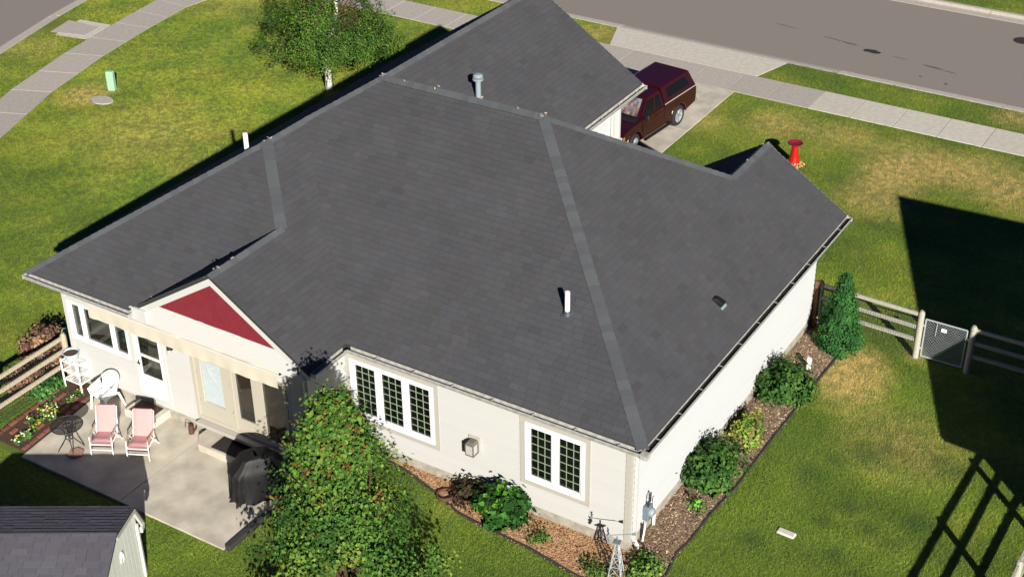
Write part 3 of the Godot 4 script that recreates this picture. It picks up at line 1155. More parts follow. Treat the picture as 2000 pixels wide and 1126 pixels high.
	b.box(Vector3(-RL + 0.02, sy, 0.9), Vector3(-12.5, sy + 0.012, WZ - 0.03))
	b.box(Vector3(-RL + 0.02, sy - 0.003, -12.9), Vector3(-RL + 0.6, sy + 0.009, 0.9))
	b.box(Vector3(va - 0.55, sy + 0.016, -0.03), Vector3(va - 0.04, sy + 0.028, 1.2))
	b.box(Vector3(gxe - 0.45, YE + 1.2, gze + 0.05), Vector3(gxe - 0.04, YE + 1.212, -9.3))
	put("soffit", b, mats.white_trim, house)
	make_walls()
	# fascia boards along the rakes
	b = MB.new()
	b.bar(Vector3(-FH, YE + T * FH - 0.13, -FZ - 0.012), Vector3(0.0, YE - 0.13, -FZ - 0.012), 0.03, 0.2)
	b.bar(Vector3(-FH, YE + T * FH - 0.13, -FZ - 0.016), Vector3(-2 * FH, YE - 0.13, -FZ - 0.016), 0.03, 0.2)
	put("rake_board", b, mats.white_trim, house)
	b = MB.new()
	b.bar(Vector3(rx, yr - 0.13, gze - 0.012), Vector3(gxe, YE + 1.43 - 0.13, gze - 0.012), 0.03, 0.2)
	b.bar(Vector3(rx, yr - 0.13, gze - 0.016), Vector3(-RL, YE - 0.13, gze - 0.016), 0.03, 0.2)
	put("rake_board", b, mats.white_trim, house)
	make_gable(gx)
	make_roof_fittings()


func make_walls() -> void:
	var cs: Material = mats.cream_siding
	var ws: Material = mats.lightened_siding
	var top := YE - 0.21
	# rear wall with the two groups of casements
	var wa := wall("rear_wall", Vector3(-7.88, 0, -CUT), Vector3.RIGHT, Vector3(0, 0, 1), 7.38, 0.30, top, [[0.16, 0.95, 2.46, 2.52], [4.84, 0.98, 6.31, 2.52]], cs, 0.30)
	casement(Vector3(-7.88, 0, -CUT), Vector3.RIGHT, Vector3(0, 0, 1), 0.16, 0.95, 2.46, 2.52, 3, 3, 7, 0.13)
	casement(Vector3(-7.88, 0, -CUT), Vector3.RIGHT, Vector3(0, 0, 1), 4.84, 0.98, 6.31, 2.52, 2, 3, 6, 0.13)
	tag(wa)
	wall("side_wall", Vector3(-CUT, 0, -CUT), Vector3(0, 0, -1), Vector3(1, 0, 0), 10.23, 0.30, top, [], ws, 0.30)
	wall("wing_side_wall", Vector3(-7.88, 0, 0.94), Vector3(0, 0, -1), Vector3(1, 0, 0), 1.44, 0.30, top, [], cs, 0.30)
	wall("sunroom_wall", Vector3(-15.4, 0, 0.94), Vector3.RIGHT, Vector3(0, 0, 1), 7.52, 0.30, top + 0.1, [[0.13, 1.36, 2.10, 2.46], [2.20, 0.42, 3.26, 2.36], [4.10, 0.46, 6.98, 2.40]], cs, 0.30)
	wall("left_wall", Vector3(-15.4, 0, -12.5), Vector3(0, 0, 1), Vector3(-1, 0, 0), 13.44, 0.30, top, [[11.6, 1.36, 13.0, 2.46]], cs, 0.30)
	wall("front_wall", Vector3(-CUT, 0, -10.75), Vector3.LEFT, Vector3(0, 0, -1), 6.9, 0.30, top, [], cs, 0.30)
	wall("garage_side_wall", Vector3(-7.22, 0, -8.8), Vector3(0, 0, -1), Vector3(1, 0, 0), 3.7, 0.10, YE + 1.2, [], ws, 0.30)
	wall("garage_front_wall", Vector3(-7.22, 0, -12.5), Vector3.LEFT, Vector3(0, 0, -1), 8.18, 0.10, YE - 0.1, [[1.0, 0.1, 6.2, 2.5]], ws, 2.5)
	var b := MB.new()
	for k in 4:
		b.soft(Vector3(-13.42, 0.1 + k * 0.6, -12.42), Vector3(-8.22, 0.69 + k * 0.6, -12.36), 0.01)
	put("garage_door", b, mats.white_trim, house)
	# plinths
	b = MB.new()
	b.box(Vector3(-7.88, -0.2, -CUT - 0.14), Vector3(-CUT, 0.30, -CUT + 0.012))
	b.box(Vector3(-CUT - 0.14, -0.2, -10.74), Vector3(-CUT + 0.012, 0.297, -CUT))
	b.box(Vector3(-15.4, -0.2, 0.80), Vector3(-7.88, 0.30, 0.952))
	b.box(Vector3(-8.02, -0.2, -CUT), Vector3(-7.868, 0.297, 0.94))
	b.box(Vector3(-15.412, -0.2, -12.5), Vector3(-15.27, 0.297, 0.94))
	b.box(Vector3(-7.36, -0.2, -10.75), Vector3(-CUT, 0.30, -10.62))
	put("plinth", b, mats.foundation, house)
	# gable infill at the two street gables
	b = MB.new()
	b.prism(PackedVector2Array([Vector2(-4.3, YE - 0.22), Vector2(-0.25, YE - 0.22), Vector2(-2.295, YE + T * FH - 0.14)]), Transform3D.IDENTITY, -10.78, -10.70)
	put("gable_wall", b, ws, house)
	b = MB.new()
	b.prism(PackedVector2Array([Vector2(-15.4, YE - 0.15), Vector2(-7.22, YE - 0.15), Vector2(-7.22, YE + 1.2), Vector2(-RL + RH, YE + T * RH - 0.12)]), Transform3D.IDENTITY, -12.53, -12.45)
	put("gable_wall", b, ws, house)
	# corner boards and downspouts
	b = MB.new()
	b.box(Vector3(-CUT - 0.10, 0.29, -CUT), Vector3(-CUT + 0.018, top, -CUT + 0.026))
	b.box(Vector3(-CUT, 0.29, -CUT - 0.10), Vector3(-CUT + 0.022, top, -CUT))
	put("corner_board", b, mats.trim, house)
	b = MB.new()
	b.box(Vector3(-7.89, 0.29, 0.94), Vector3(-7.76, top, 0.966))
	b.box(Vector3(-7.88, 0.29, 0.84), Vector3(-7.858, top, 0.962))
	put("corner_board", b, mats.white_trim, house)
	b = MB.new()
	b.box(Vector3(-15.42, 0.29, 0.94), Vector3(-15.29, top, 0.966))
	put("corner_board", b, mats.white_trim, house)
	b = MB.new()
	b.box(Vector3(-7.22, 0.29, -12.51), Vector3(-7.194, YE + 1.2, -12.4))
	put("corner_board", b, mats.white_trim, house)
	b = MB.new()
	b.bar(Vector3(-0.12, top + 0.02, -0.66), Vector3(-0.40, top - 0.18, -0.66), 0.075, 0.06)
	b.bar(Vector3(-0.435, top - 0.16, -0.66), Vector3(-0.435, 0.22, -0.66), 0.06, 0.075, Vector3(1, 0, 0))
	b.bar(Vector3(-0.435, 0.24, -0.66), Vector3(-0.28, 0.09, -0.60), 0.075, 0.06)
	put("downspout", b, mats.white_trim, house)
	b = MB.new()
	b.bar(Vector3(-7.82, top, 1.06), Vector3(-7.82, 0.15, 1.06), 0.07, 0.055, Vector3(1, 0, 0))
	put("downspout", b, mats.trim, house)
	b = MB.new()
	b.bar(Vector3(-7.15, YE + 1.25, -11.95), Vector3(-7.15, 0.1, -11.95), 0.08, 0.06, Vector3(1, 0, 0))
	put("downspout", b, mats.white_trim, house)
	# frieze board over the rear casements
	# sunroom window: three lights, one large slider in the middle
	var fr := Transform3D(Basis.IDENTITY, Vector3(-15.4, 0, 0.94))
	b = MB.new()
	frame_ring(b, fr, 0.13, 1.36, 2.10, 2.46, 0.055, -0.1, 0.04)
	for xm in [0.56, 1.56]:
		b.box(Vector3(xm - 0.028, 1.41, -0.1), Vector3(xm + 0.028, 2.41, 0.036), fr)
	var w := put("sunroom_window", b, mats.vinyl, house)
	for e in [[0.185, 0.532], [0.588, 1.532], [1.588, 2.045]]:
		b = MB.new()
		b.box(Vector3(e[0] - 0.004, 1.425, -0.05), Vector3(e[1] + 0.004, 2.395, -0.044), fr)
		put("pane", b, mats.pane, w)
		b = MB.new()
		frame_ring(b, fr, e[0], 1.415, e[1], 2.405, 0.02, -0.08, 0.0)
		put("sash", b, mats.vinyl, w)
	b = MB.new()
	frame_ring(b, fr, 0.03, 1.26, 2.20, 2.56, 0.1, -0.002, 0.024)
	put("casing", b, mats.cream_siding, w)
	# storm door
	b = MB.new()
	frame_ring(b, fr, 2.20, 0.40, 3.26, 2.38, 0.07, -0.1, 0.035)
	var dr := put("door_frame", b, mats.white_trim, house)
	b = MB.new()
	b.box(Vector3(2.275, 0.475, -0.03), Vector3(3.185, 1.06, 0.012), fr)
	b.box(Vector3(2.275, 1.06, -0.03), Vector3(2.40, 2.19, 0.012), fr)
	b.box(Vector3(3.06, 1.06, -0.03), Vector3(3.185, 2.19, 0.012), fr)
	b.box(Vector3(2.275, 2.19, -0.03), Vector3(3.185, 2.305, 0.012), fr)
	b.box(Vector3(2.40, 1.60, -0.028), Vector3(3.06, 1.66, 0.016), fr)
	dr = put("storm_door", b, mats.vinyl, house)
	for e in [[1.06, 1.60], [1.66, 2.19]]:
		b = MB.new()
		b.box(Vector3(2.398, e[0], -0.012), Vector3(3.062, e[1], -0.006), fr)
		put("pane", b, mats.pane, dr)
	b = MB.new()
	b.soft(Vector3(2.31, 1.30, 0.012), Vector3(2.345, 1.46, 0.03), 0.006, fr)
	b.soft(Vector3(2.305, 1.36, 0.03), Vector3(2.40, 1.39, 0.06), 0.006, fr)
	put("handle", b, mats.dark_metal, dr)
	# patio door: blind-covered leaf, clear leaf, fixed light
	b = MB.new()
	frame_ring(b, fr, 4.10, 0.44, 6.98, 2.42, 0.09, -0.1, 0.04)
	for xm in [[5.18, 5.34], [6.02, 6.22]]:
		b.box(Vector3(xm[0], 0.53, -0.1), Vector3(xm[1], 2.33, 0.03), fr)
	var pd := put("patio_door", b, mats.door_cream, house)
	for e in [[4.19, 5.18, 0.17], [5.34, 6.02, 0.10]]:
		b = MB.new()
		frame_ring(b, fr, e[0], 0.53, e[1], 2.33, e[2], -0.07, 0.01)
		b.box(Vector3(e[0] + e[2], 0.53 + e[2], -0.07), Vector3(e[1] - e[2], 0.53 + e[2] + 0.24, 0.008), fr)
		put("door_leaf", b, mats.door_cream, pd)
	b = MB.new()
	b.box(Vector3(4.36, 0.93, -0.028), Vector3(5.01, 2.16, -0.022), fr)
	put("pane", b, mats.clear_pane, pd)
	b = MB.new()
	for k in 36:
		var y := 0.95 + k * 0.034
		b.hexa([fr * Vector3(4.37, y, -0.06), fr * Vector3(5.0, y, -0.06), fr * Vector3(5.0, y, -0.055), fr * Vector3(4.37, y, -0.055), fr * Vector3(4.37, y + 0.036, -0.05), fr * Vector3(5.0, y + 0.036, -0.05), fr * Vector3(5.0, y + 0.036, -0.045), fr * Vector3(4.37, y + 0.036, -0.045)])
	put("blind", b, mats.blind, pd)
	b = MB.new()
	b.box(Vector3(5.43, 0.86, -0.03), Vector3(5.93, 2.24, -0.024), fr)
	put("pane", b, mats.pane, pd)
	b = MB.new()
	b.box(Vector3(6.20, 0.52, -0.05), Vector3(6.90, 2.34, -0.044), fr)
	put("pane", b, mats.pane, pd)
	b = MB.new()
	for xm in [4.26, 5.27]:
		b.soft(Vector3(xm - 0.012, 0.95, 0.012), Vector3(xm + 0.012, 1.03, 0.03), 0.004, fr)
		b.soft(Vector3(xm - 0.012, 1.75, 0.012), Vector3(xm + 0.012, 1.83, 0.03), 0.004, fr)
	put("hinge", b, mats.galvanised, pd)
	b = MB.new()
	b.soft(Vector3(4.17, 0.34, 0.014), Vector3(7.2, 0.43, 0.22), 0.012, fr)
	put("door_sill", b, mats.trim, house)
	# rooms behind the glass
	b = MB.new()
	b.box(Vector3(-15.2, 0.30, -10.5), Vector3(-8.04, 0.42, 0.78))
	b.box(Vector3(-8.04, 0.30, -10.5), Vector3(-0.7, 0.42, -0.68))
	var rf := put("room_floor", b, mats.floor_wood, house)
	for k in 26:
		b = MB.new()
		b.col = Color.WHITE * rng.randf_range(0.75, 1.1)
		b.box(Vector3(-15.2 + k * 0.275, 0.42, -4.0), Vector3(-15.2 + k * 0.275 + 0.27, 0.428, 0.76))
		put("floor_plank", b, mats.floor_wood, rf)
	b = MB.new()
	b.box(Vector3(-15.2, 0.42, -4.1), Vector3(-8.04, 3.0, -4.0))
	b.box(Vector3(-11.75, 0.42, -4.0), Vector3(-11.65, 3.0, 0.76))
	put("room_wall", b, mats.room_wall, house)
	b = MB.new()
	b.box(Vector3(-8.04, 0.42, -4.1), Vector3(-0.7, 3.0, -4.0))
	b.box(Vector3(-4.6, 0.42, -4.0), Vector3(-4.5, 3.0, -0.68))
	put("room_wall", b, mats.room_wall, house)
	b = MB.new()
	b.box(Vector3(-15.24, 3.0, -10.5), Vector3(-8.02, 3.06, 0.78))
	b.box(Vector3(-8.02, 3.0, -10.5), Vector3(-0.66, 3.06, -0.66))
	put("ceiling", b, mats.white_trim, house)


func make_gable(gx: float) -> void:
	# boxed-out gable over the patio door with red shingles
	var ya := YE + T * GH
	var b := MB.new()
	b.prism(PackedVector2Array([Vector2(gx - 2.52, YE - 0.12), Vector2(gx + 2.5, YE - 0.12), Vector2(gx + 2.5, YE - 0.04), Vector2(gx, ya - 0.10), Vector2(gx - 2.52, YE - 0.06)]), Transform3D.IDENTITY, 0.9, 1.255)
	var gw := put("gable_wall", b, mats.white_trim, house)
	b = MB.new()
	for s in [-1.0, 1.0]:
		b.hexa([Vector3(gx, ya - 0.27, 1.255), Vector3(gx, ya - 0.06, 1.255), Vector3(gx + s * 2.55, YE - 0.045, 1.255), Vector3(gx + s * 2.55, YE - 0.24, 1.255),
			Vector3(gx, ya - 0.27, 1.325), Vector3(gx, ya - 0.06, 1.325), Vector3(gx + s * 2.55, YE - 0.045, 1.325), Vector3(gx + s * 2.55, YE - 0.24, 1.325)])
	put("rake_board", b, mats.white_trim, gw)
	b = MB.new()
	b.hexa([Vector3(gx - 2.3, YE - 0.26, 0.96), Vector3(gx + 2.5, YE - 0.26, 0.96), Vector3(gx + 2.5, YE - 0.26, 1.36), Vector3(gx - 2.3, YE - 0.26, 1.36),
		Vector3(gx - 2.3, YE + 0.27, 0.96), Vector3(gx + 2.1, YE + 0.27, 0.96), Vector3(gx + 2.1, YE + 0.26, 1.275), Vector3(gx - 2.0, YE + 0.26, 1.275)])
	put("frieze_ledge", b, mats.white_trim, gw)
	b = MB.new()
	b.soft(Vector3(gx - 2.62, YE - 0.27, 1.0), Vector3(gx - 2.1, YE + 0.06, 1.40), 0.01)
	put("eave_return", b, mats.white_trim, gw)
	b = MB.new()
	b.soft(Vector3(gx + 2.27, YE - 0.14, 1.33), Vector3(gx + 2.33, YE + 0.08, 1.345), 0.004)
	put("eave_vent", b, mats.dark_metal, gw)
	rng.seed = 21
	var y := YE + 0.27
	var apex := ya - 0.26
	while y < apex:
		var h := minf(0.19, apex - y)
		var half := (apex - y) / T
		var x := gx - half - rng.randf() * 0.2
		while x < gx + half:
			var wd: float = [0.16, 0.2, 0.26, 0.3][rng.randi() % 4]
			var tri3 := PackedVector2Array([Vector2(gx - (apex - YE - 0.27) / T, YE + 0.27), Vector2(gx + (apex - YE - 0.27) / T, YE + 0.27), Vector2(gx, apex)])
			var drop := rng.randf_range(-0.012, 0.008)
			var rect := PackedVector2Array([Vector2(x, y + drop), Vector2(x + wd - 0.010, y + drop), Vector2(x + wd - 0.010, y + h), Vector2(x, y + h)])
			for piece in Geometry2D.intersect_polygons(rect, tri3):
				var m := MB.new()
				m.col = Color.WHITE * rng.randf_range(0.9, 1.06)
				wedge(m, Transform3D(Basis.IDENTITY, Vector3(0, 0, 1.262)), piece, y, h + 0.01, 0.022 + rng.randf() * 0.01, m.col)
				put("gable_shingle", m, mats.red_shingle, gw)
			x += wd
		y += 0.19


func make_roof_fittings() -> void:
	rng.seed = 27
	var rf: Node3D = house.get_node("roof")
	var yrr := YE + T * RH
	for q in [[-RL + RH, yrr + 0.05, -RH, 5], [-RH, yrr + 0.06, -RH, 6], [-7.4, yrr + 0.085, -RH, 2], [-8.6, yrr + 0.085, -RH, 2], [-6.3, yrr + 0.085, -RH, 2], [-9.5, yrr + 0.085, -RH, 1], [-FH, YE + T * FH + 0.045, -FZ + 0.1, 4], [-FH, YE + T * FH + 0.045, -10.1, 1], [-9.96, YE + T * GH + 0.045, 1.1, 4], [-9.96, YE + T * GH + 0.045, 0.5, 2], [-11.645, YE + T * WH + 0.045, -2.825, 3]]:
		for i in q[3]:
			var fb := MB.new()
			var fp := Vector3(q[0] + rng.randf_range(-0.05, 0.05), q[1] - 0.012, q[2] + rng.randf_range(-0.12, 0.12))
			fb.col = [lin(150, 140, 132), lin(120, 122, 124), lin(176, 156, 142)][rng.randi() % 3]
			fb.soft(Vector3(-0.035, 0, -0.015), Vector3(0.035, 0.016, 0.02), 0.004, Transform3D(Basis.from_euler(Vector3(rng.randf_range(-0.5, 0.5), rng.randf() * TAU, rng.randf_range(-0.5, 0.5))), fp))
			put("loose_chip", fb, mats.chips, rf)
	var up := Transform3D.IDENTITY
	var b := MB.new()
	b.tube([Vector3(-2.84, 4.45, -1.9), Vector3(-2.84, 5.06, -1.9)], [0.057], 14)
	var vp := put("vent_pipe", b, mats.pvc, house)
	b = MB.new()
	var nz := Vector3(0, 1, T).normalized()
	var fr := Transform3D(Basis(Vector3.RIGHT, Vector3(0, T, -1).normalized(), nz), Vector3(-2.84, 4.52, -1.9))
	b.soft(Vector3(-0.11, -0.13, 0.012), Vector3(0.11, 0.10, 0.026), 0.006, fr)
	b.lathe(Transform3D(Basis.IDENTITY, Vector3(-2.84, 4.5, -1.9)), [Vector2(0.11, 0.0), Vector2(0.075, 0.08), Vector2(0.06, 0.10)], 12)
	put("flashing", b, mats.lead, vp)
	b = MB.new()
	b.tube([Vector3(-12.9, 5.15, -3.43), Vector3(-12.9, 5.68, -3.43)], [0.062], 14)
	put("vent_pipe", b, mats.pvc, house)
	# gas flue with its cap
	b = MB.new()
	var fp := Vector3(-8.67, 5.92, -7.52)
	b.tube([fp + Vector3(0, -0.1, 0), fp + Vector3(0, 0.58, 0)], [0.07], 16)
	var fl := put("flue_pipe", b, mats.galvanised, house)
	b = MB.new()
	b.lathe(Transform3D(Basis.IDENTITY, fp), [Vector2(0.07, 0.54), Vector2(0.14, 0.58), Vector2(0.14, 0.62), Vector2(0.08, 0.63)], 18)
	put("flue_collar", b, mats.galvanised, fl)
	b = MB.new()
	b.lathe(Transform3D(Basis.IDENTITY, fp), [Vector2(0.08, 0.635), Vector2(0.13, 0.665), Vector2(0.13, 0.70), Vector2(0.09, 0.735), Vector2(0.0, 0.745)], 18)
	put("flue_cap", b, mats.galvanised, fl)
	# roof exhaust vent on the side slope
	var c := Vector3(-0.72, 3.763, -5.04)
	var nx := Vector3(T, 1, 0).normalized()
	var g := Transform3D(Basis(Vector3(0, 0, -1), Vector3(-1, T, 0).normalized(), nx), c)
	b = MB.new()
	b.hexa([g * Vector3(-0.09, -0.1, 0), g * Vector3(0.09, -0.1, 0), g * Vector3(0.09, 0.2, 0), g * Vector3(-0.09, 0.2, 0), g * Vector3(-0.085, -0.09, 0.12), g * Vector3(0.085, -0.09, 0.12), g * Vector3(0.06, 0.12, 0.10), g * Vector3(-0.06, 0.12, 0.10)])
	var rv := put("roof_vent", b, mats.plastic_black, house)
	b = MB.new()
	b.box(Vector3(-0.12, -0.16, 0.016), Vector3(0.12, -0.1, 0.024), g)
	b.box(Vector3(-0.085, -0.105, 0.02), Vector3(0.085, -0.1, 0.07), g)
	put("vent_screen", b, mats.galvanised, rv)


# ------------------------------------------------------------------ things fixed to or standing by the house
func make_fixtures() -> void:
	# awning, rolled in
	var aw := thing("awning", "cream canvas retractable awning rolled in above the patio door", "awning", Vector3(-11.1, 2.9, 1.2))
	var rows := []
	var n := 70
	for e in [[3.16, 0.965, 0.0], [3.13, 1.08, 0.004], [3.06, 1.2, 0.012], [2.99, 1.31, 0.012], [2.955, 1.36, 0.006]]:
		var r := []
		for i in n + 1:
			var x := lerpf(-14.0, -8.25, float(i) / n)
			var sag: float = e[2] * (sin(x * 5.0 + e[0] * 9.0) + sin(x * 11.0 + e[0] * 23.0) * 0.8 + sin(x * 2.1)) * 1.3
			r.append(Vector3(x, e[0] + sag, e[1]))
		rows.append(r)
	var b := MB.new()
	b.strip(rows)
	put("canopy", b, mats.canvas, aw)
	rows = []
	for k in 7:
		var r := []
		for i in n * 2 + 1:
			var x := lerpf(-14.0, -8.25, i / (n * 2.0))
			var f := k / 6.0
			var hem := 0.345 + 0.012 * absf(sin(x * 8.0))
			r.append(Vector3(x + 0.01 * sin(k * 1.3), 2.955 - f * hem, 1.385 + 0.007 * f * sin(x * 13.0) + 0.012 * f * sin(x * 4.0 + 1.0) + 0.01 * f))
		rows.append(r)
	b = MB.new()
	b.strip(rows)
	put("valance", b, mats.canvas, aw)
	b = MB.new()
	b.tube([Vector3(-14.02, 2.95, 1.36), Vector3(-8.23, 2.95, 1.36)], [0.026], 10)
	put("front_bar", b, mats.white_trim, aw)
	b = MB.new()
	b.tube([Vector3(-13.95, 3.08, 1.03), Vector3(-8.3, 3.08, 1.03)], [0.05], 12)
	put("roller_tube", b, mats.canvas, aw)
	for x in [-13.9, -8.22]:
		b = MB.new()
		b.bar(Vector3(x, 3.05, 0.96), Vector3(x + 0.02, 2.98, 1.35), 0.035, 0.05)
		b.soft(Vector3(x - 0.04, 2.9, 0.955), Vector3(x + 0.04, 3.12, 1.0), 0.008)
		put("bracket", b, mats.dark_metal, aw)
	b = MB.new()
	b.tube([Vector3(-8.18, 3.02, 1.1), Vector3(-8.17, 2.2, 1.12), Vector3(-8.18, 1.25, 1.12), Vector3(-8.13, 1.2, 1.15)], [0.011], 6)
	put("crank_rod", b, mats.galvanised, aw)
	# floodlights under the eave beside the awning
	var fl := thing("floodlight", "black twin floodlight under the gable eave right of the awning", "floodlight", Vector3(-8.0, 2.95, 0.97))
	b = MB.new()
	b.soft(Vector3(-8.06, 2.88, 0.967), Vector3(-7.92, 3.02, 1.0), 0.01)
	put("base", b, mats.dark_metal, fl)
	for s in [-1.0, 1.0]:
		b = MB.new()
		var t := Transform3D(Basis(Vector3.RIGHT, 2.3).rotated(Vector3.UP, s * 0.5), Vector3(-7.99 + s * 0.1, 2.92, 1.04))
		b.lathe(t, [Vector2(0.0, -0.05), Vector2(0.035, -0.045), Vector2(0.045, 0.0), Vector2(0.075, 0.09), Vector2(0.07, 0.1), Vector2(0.0, 0.1)], 12)
		put("lamp_head", b, mats.dark_metal, fl)
	# porch light
	var pl := thing("porch_light", "small jelly-jar porch light right of the white storm door", "wall light", Vector3(-11.88, 2.17, 0.96))
	b = MB.new()
	b.lathe(Transform3D(Basis(Vector3.RIGHT, PI / 2), Vector3(-11.88, 2.2, 0.955)), [Vector2(0.07, 0.0), Vector2(0.065, 0.03), Vector2(0.0, 0.035)], 12)
	b.soft(Vector3(-11.92, 2.18, 0.98), Vector3(-11.84, 2.27, 1.08), 0.01)
	put("backplate", b, mats.dark_metal, pl)
	b = MB.new()
	b.lathe(Transform3D(Basis.IDENTITY, Vector3(-11.88, 2.06, 1.04)), [Vector2(0.0, 0.0), Vector2(0.045, 0.02), Vector2(0.055, 0.08), Vector2(0.04, 0.125)], 12)
	put("lamp_glass", b, mats.lamp_glass, pl)
	# wall lantern between the casements
	var wl := thing("wall_lantern", "square brown wall lantern between the two rear window groups", "wall light", Vector3(-4.34, 1.42, -0.48))
	b = MB.new()
	b.soft(Vector3(-4.49, 1.24, -0.49), Vector3(-4.19, 1.62, -0.45), 0.008)
	put("backplate", b, mats.trim, wl)
	b = MB.new()
	b.hexa([Vector3(-4.45, 1.50, -0.45), Vector3(-4.23, 1.50, -0.45), Vector3(-4.23, 1.50, -0.23), Vector3(-4.45, 1.50, -0.23), Vector3(-4.42, 1.57, -0.45), Vector3(-4.26, 1.57, -0.45), Vector3(-4.27, 1.57, -0.28), Vector3(-4.41, 1.57, -0.28)])
	for x in [-4.45, -4.25]:
		b.box(Vector3(x, 1.24, -0.255), Vector3(x + 0.02, 1.50, -0.235))
		b.box(Vector3(x, 1.24, -0.45), Vector3(x + 0.02, 1.50, -0.43))
	b.box(Vector3(-4.45, 1.22, -0.45), Vector3(-4.23, 1.245, -0.235))
	put("lantern_frame", b, mats.lantern_brown, wl)
	b = MB.new()
	b.box(Vector3(-4.43, 1.245, -0.44), Vector3(-4.25, 1.50, -0.245))
	put("lamp_glass", b, mats.lamp_glass, wl)
	# utility box on the side wall
	var mb := thing("utility_box", "blue grey utility meter box with conduits low on the side wall", "meter box", Vector3(-0.45, 0.3, -1.2))
	b = MB.new()
	b.soft(Vector3(-0.48, 0.46, -1.33), Vector3(-0.34, 0.84, -1.09), 0.02)
	put("box_body", b, mats.meter_grey, mb)
	b = MB.new()
	b.lathe(Transform3D(Basis(Vector3.FORWARD, PI / 2), Vector3(-0.34, 0.68, -1.21)), [Vector2(0.11, 0.0), Vector2(0.11, 0.05), Vector2(0.07, 0.09), Vector2(0.0, 0.09)], 14)
	put("meter_dial", b, mats.galvanised, mb)
	b = MB.new()
	b.tube([Vector3(-0.42, 0.45, -1.0), Vector3(-0.42, 0.05, -1.0)], [0.03], 8)
	b.tube([Vector3(-0.42, 0.84, -1.34), Vector3(-0.40, 1.12, -1.30), Vector3(-0.36, 1.18, -1.22), Vector3(-0.36, 1.08, -1.16), Vector3(-0.38, 0.84, -1.16)], [0.018], 8)
	put("conduit", b, mats.dark_metal, mb)
	b = MB.new()
	b.tube([Vector3(-0.42, 0.8, -1.55), Vector3(-0.42, 0.05, -1.55)], [0.035], 10)
	b.tube([Vector3(-0.40, 0.42, -1.1), Vector3(-0.38, 0.03, -0.95)], [0.022], 8)
	put("pipe", b, mats.pvc, mb)
	# PVC stub in the mulch
	b = MB.new()
	b.tube([Vector3(0.22, -0.05, -8.9), Vector3(0.22, 0.33, -8.9)], [0.06, 0.06], 14)
	b.lathe(Transform3D(Basis.IDENTITY, Vector3(0.22, 0.27, -8.9)), [Vector2(0.07, 0.0), Vector2(0.07, 0.06), Vector2(0.05, 0.09), Vector2(0.0, 0.1)], 14)
	tag(put("cleanout_pipe", b, mats.pvc, self), "short white capped cleanout pipe standing in the mulch", "pipe")
	# indoors
	var so := thing("sofa", "pale sofa with blue cushion inside the sunroom window", "sofa", Vector3(-14.3, 0.42, -0.5))
	b = MB.new()
	b.soft(Vector3(-15.1, 0.43, -0.6), Vector3(-13.4, 0.85, 0.15), 0.06)
	b.soft(Vector3(-15.1, 0.8, -0.6), Vector3(-13.4, 1.35, -0.3), 0.07)
	put("seat", b, mats.sofa, so)
	b = MB.new()
	b.soft(Vector3(-14.9, 0.86, -0.3), Vector3(-14.4, 1.25, -0.1), 0.05)
	put("cushion", b, mats.blue_cloth, so)
	var ch := thing("wicker_armchair", "round wicker armchair inside the sunroom window", "armchair", Vector3(-13.7, 0.42, 0.4))
	b = MB.new()
	b.lathe(Transform3D(Basis.IDENTITY, Vector3(-13.75, 0.42, 0.42)), [Vector2(0.2, 0.0), Vector2(0.26, 0.4), Vector2(0.3, 0.8), Vector2(0.27, 0.82), Vector2(0.22, 0.45), Vector2(0.0, 0.44)], 16)
	put("seat", b, mats.wicker, ch)
	var pt := thing("potted_plant", "leafy potted plant behind the storm door glass", "plant", Vector3(-12.6, 0.42, 0.2))
	b = MB.new()
	b.lathe(Transform3D(Basis.IDENTITY, Vector3(-12.6, 0.42, 0.25)), [Vector2(0.0, 0.0), Vector2(0.16, 0.0), Vector2(0.22, 0.34), Vector2(0.2, 0.34), Vector2(0.17, 0.28), Vector2(0.0, 0.28)], 14)
	put("pot", b, mats.terracotta, pt)
	rng.seed = 301
	foliage(pt, "leaves", ball(Vector3(-12.6, 1.0, 0.25), Vector3(0.3, 0.35, 0.25), 8, 0.14), 30, 0.10, [lin(60, 92, 48), lin(40, 70, 36), lin(150, 120, 96)], 0.6)
	var sh := thing("shelf_unit", "brown wooden shelf with clutter behind the storm door", "shelf", Vector3(-12.6, 0.42, -1.0))
	b = MB.new()
	for k in 4:
		b.box(Vector3(-13.1, 0.6 + k * 0.42, -1.2), Vector3(-12.2, 0.64 + k * 0.42, -0.8))
	b.box(Vector3(-13.12, 0.42, -1.2), Vector3(-13.08, 1.95, -0.8))
	b.box(Vector3(-12.22, 0.42, -1.2), Vector3(-12.18, 1.95, -0.8))
	put("shelf", b, mats.brown_wood, sh)
	var lp := thing("floor_lamp", "pale green shaded floor lamp behind the middle rear casement", "lamp", Vector3(-6.75, 0.42, -1.3))
	b = MB.new()
	b.tube([Vector3(-6.75, 0.42, -1.3), Vector3(-6.75, 1.9, -1.3)], [0.015], 8)
	put("stem", b, mats.dark_metal, lp)
	b = MB.new()
	b.lathe(Transform3D(Basis.IDENTITY, Vector3(-6.75, 1.62, -1.3)), [Vector2(0.24, 0.0), Vector2(0.13, 0.42)], 16)
	put("lamp_shade", b, mats.blind, lp)
	var rc := thing("spindle_chair", "dark spindle-backed chair behind the middle rear casement", "chair", Vector3(-6.35, 0.42, -1.0))
	b = MB.new()
	b.soft(Vector3(-6.6, 0.85, -1.2), Vector3(-6.15, 0.9, -0.8), 0.015)
	for k in 6:
		b.tube([Vector3(-6.57 + k * 0.08, 0.9, -0.82), Vector3(-6.57 + k * 0.08, 1.5, -0.76)], [0.012], 6)
	b.soft(Vector3(-6.62, 1.46, -0.8), Vector3(-6.13, 1.55, -0.74), 0.015)
	put("seat", b, mats.tan_wood, rc)
	b = MB.new()
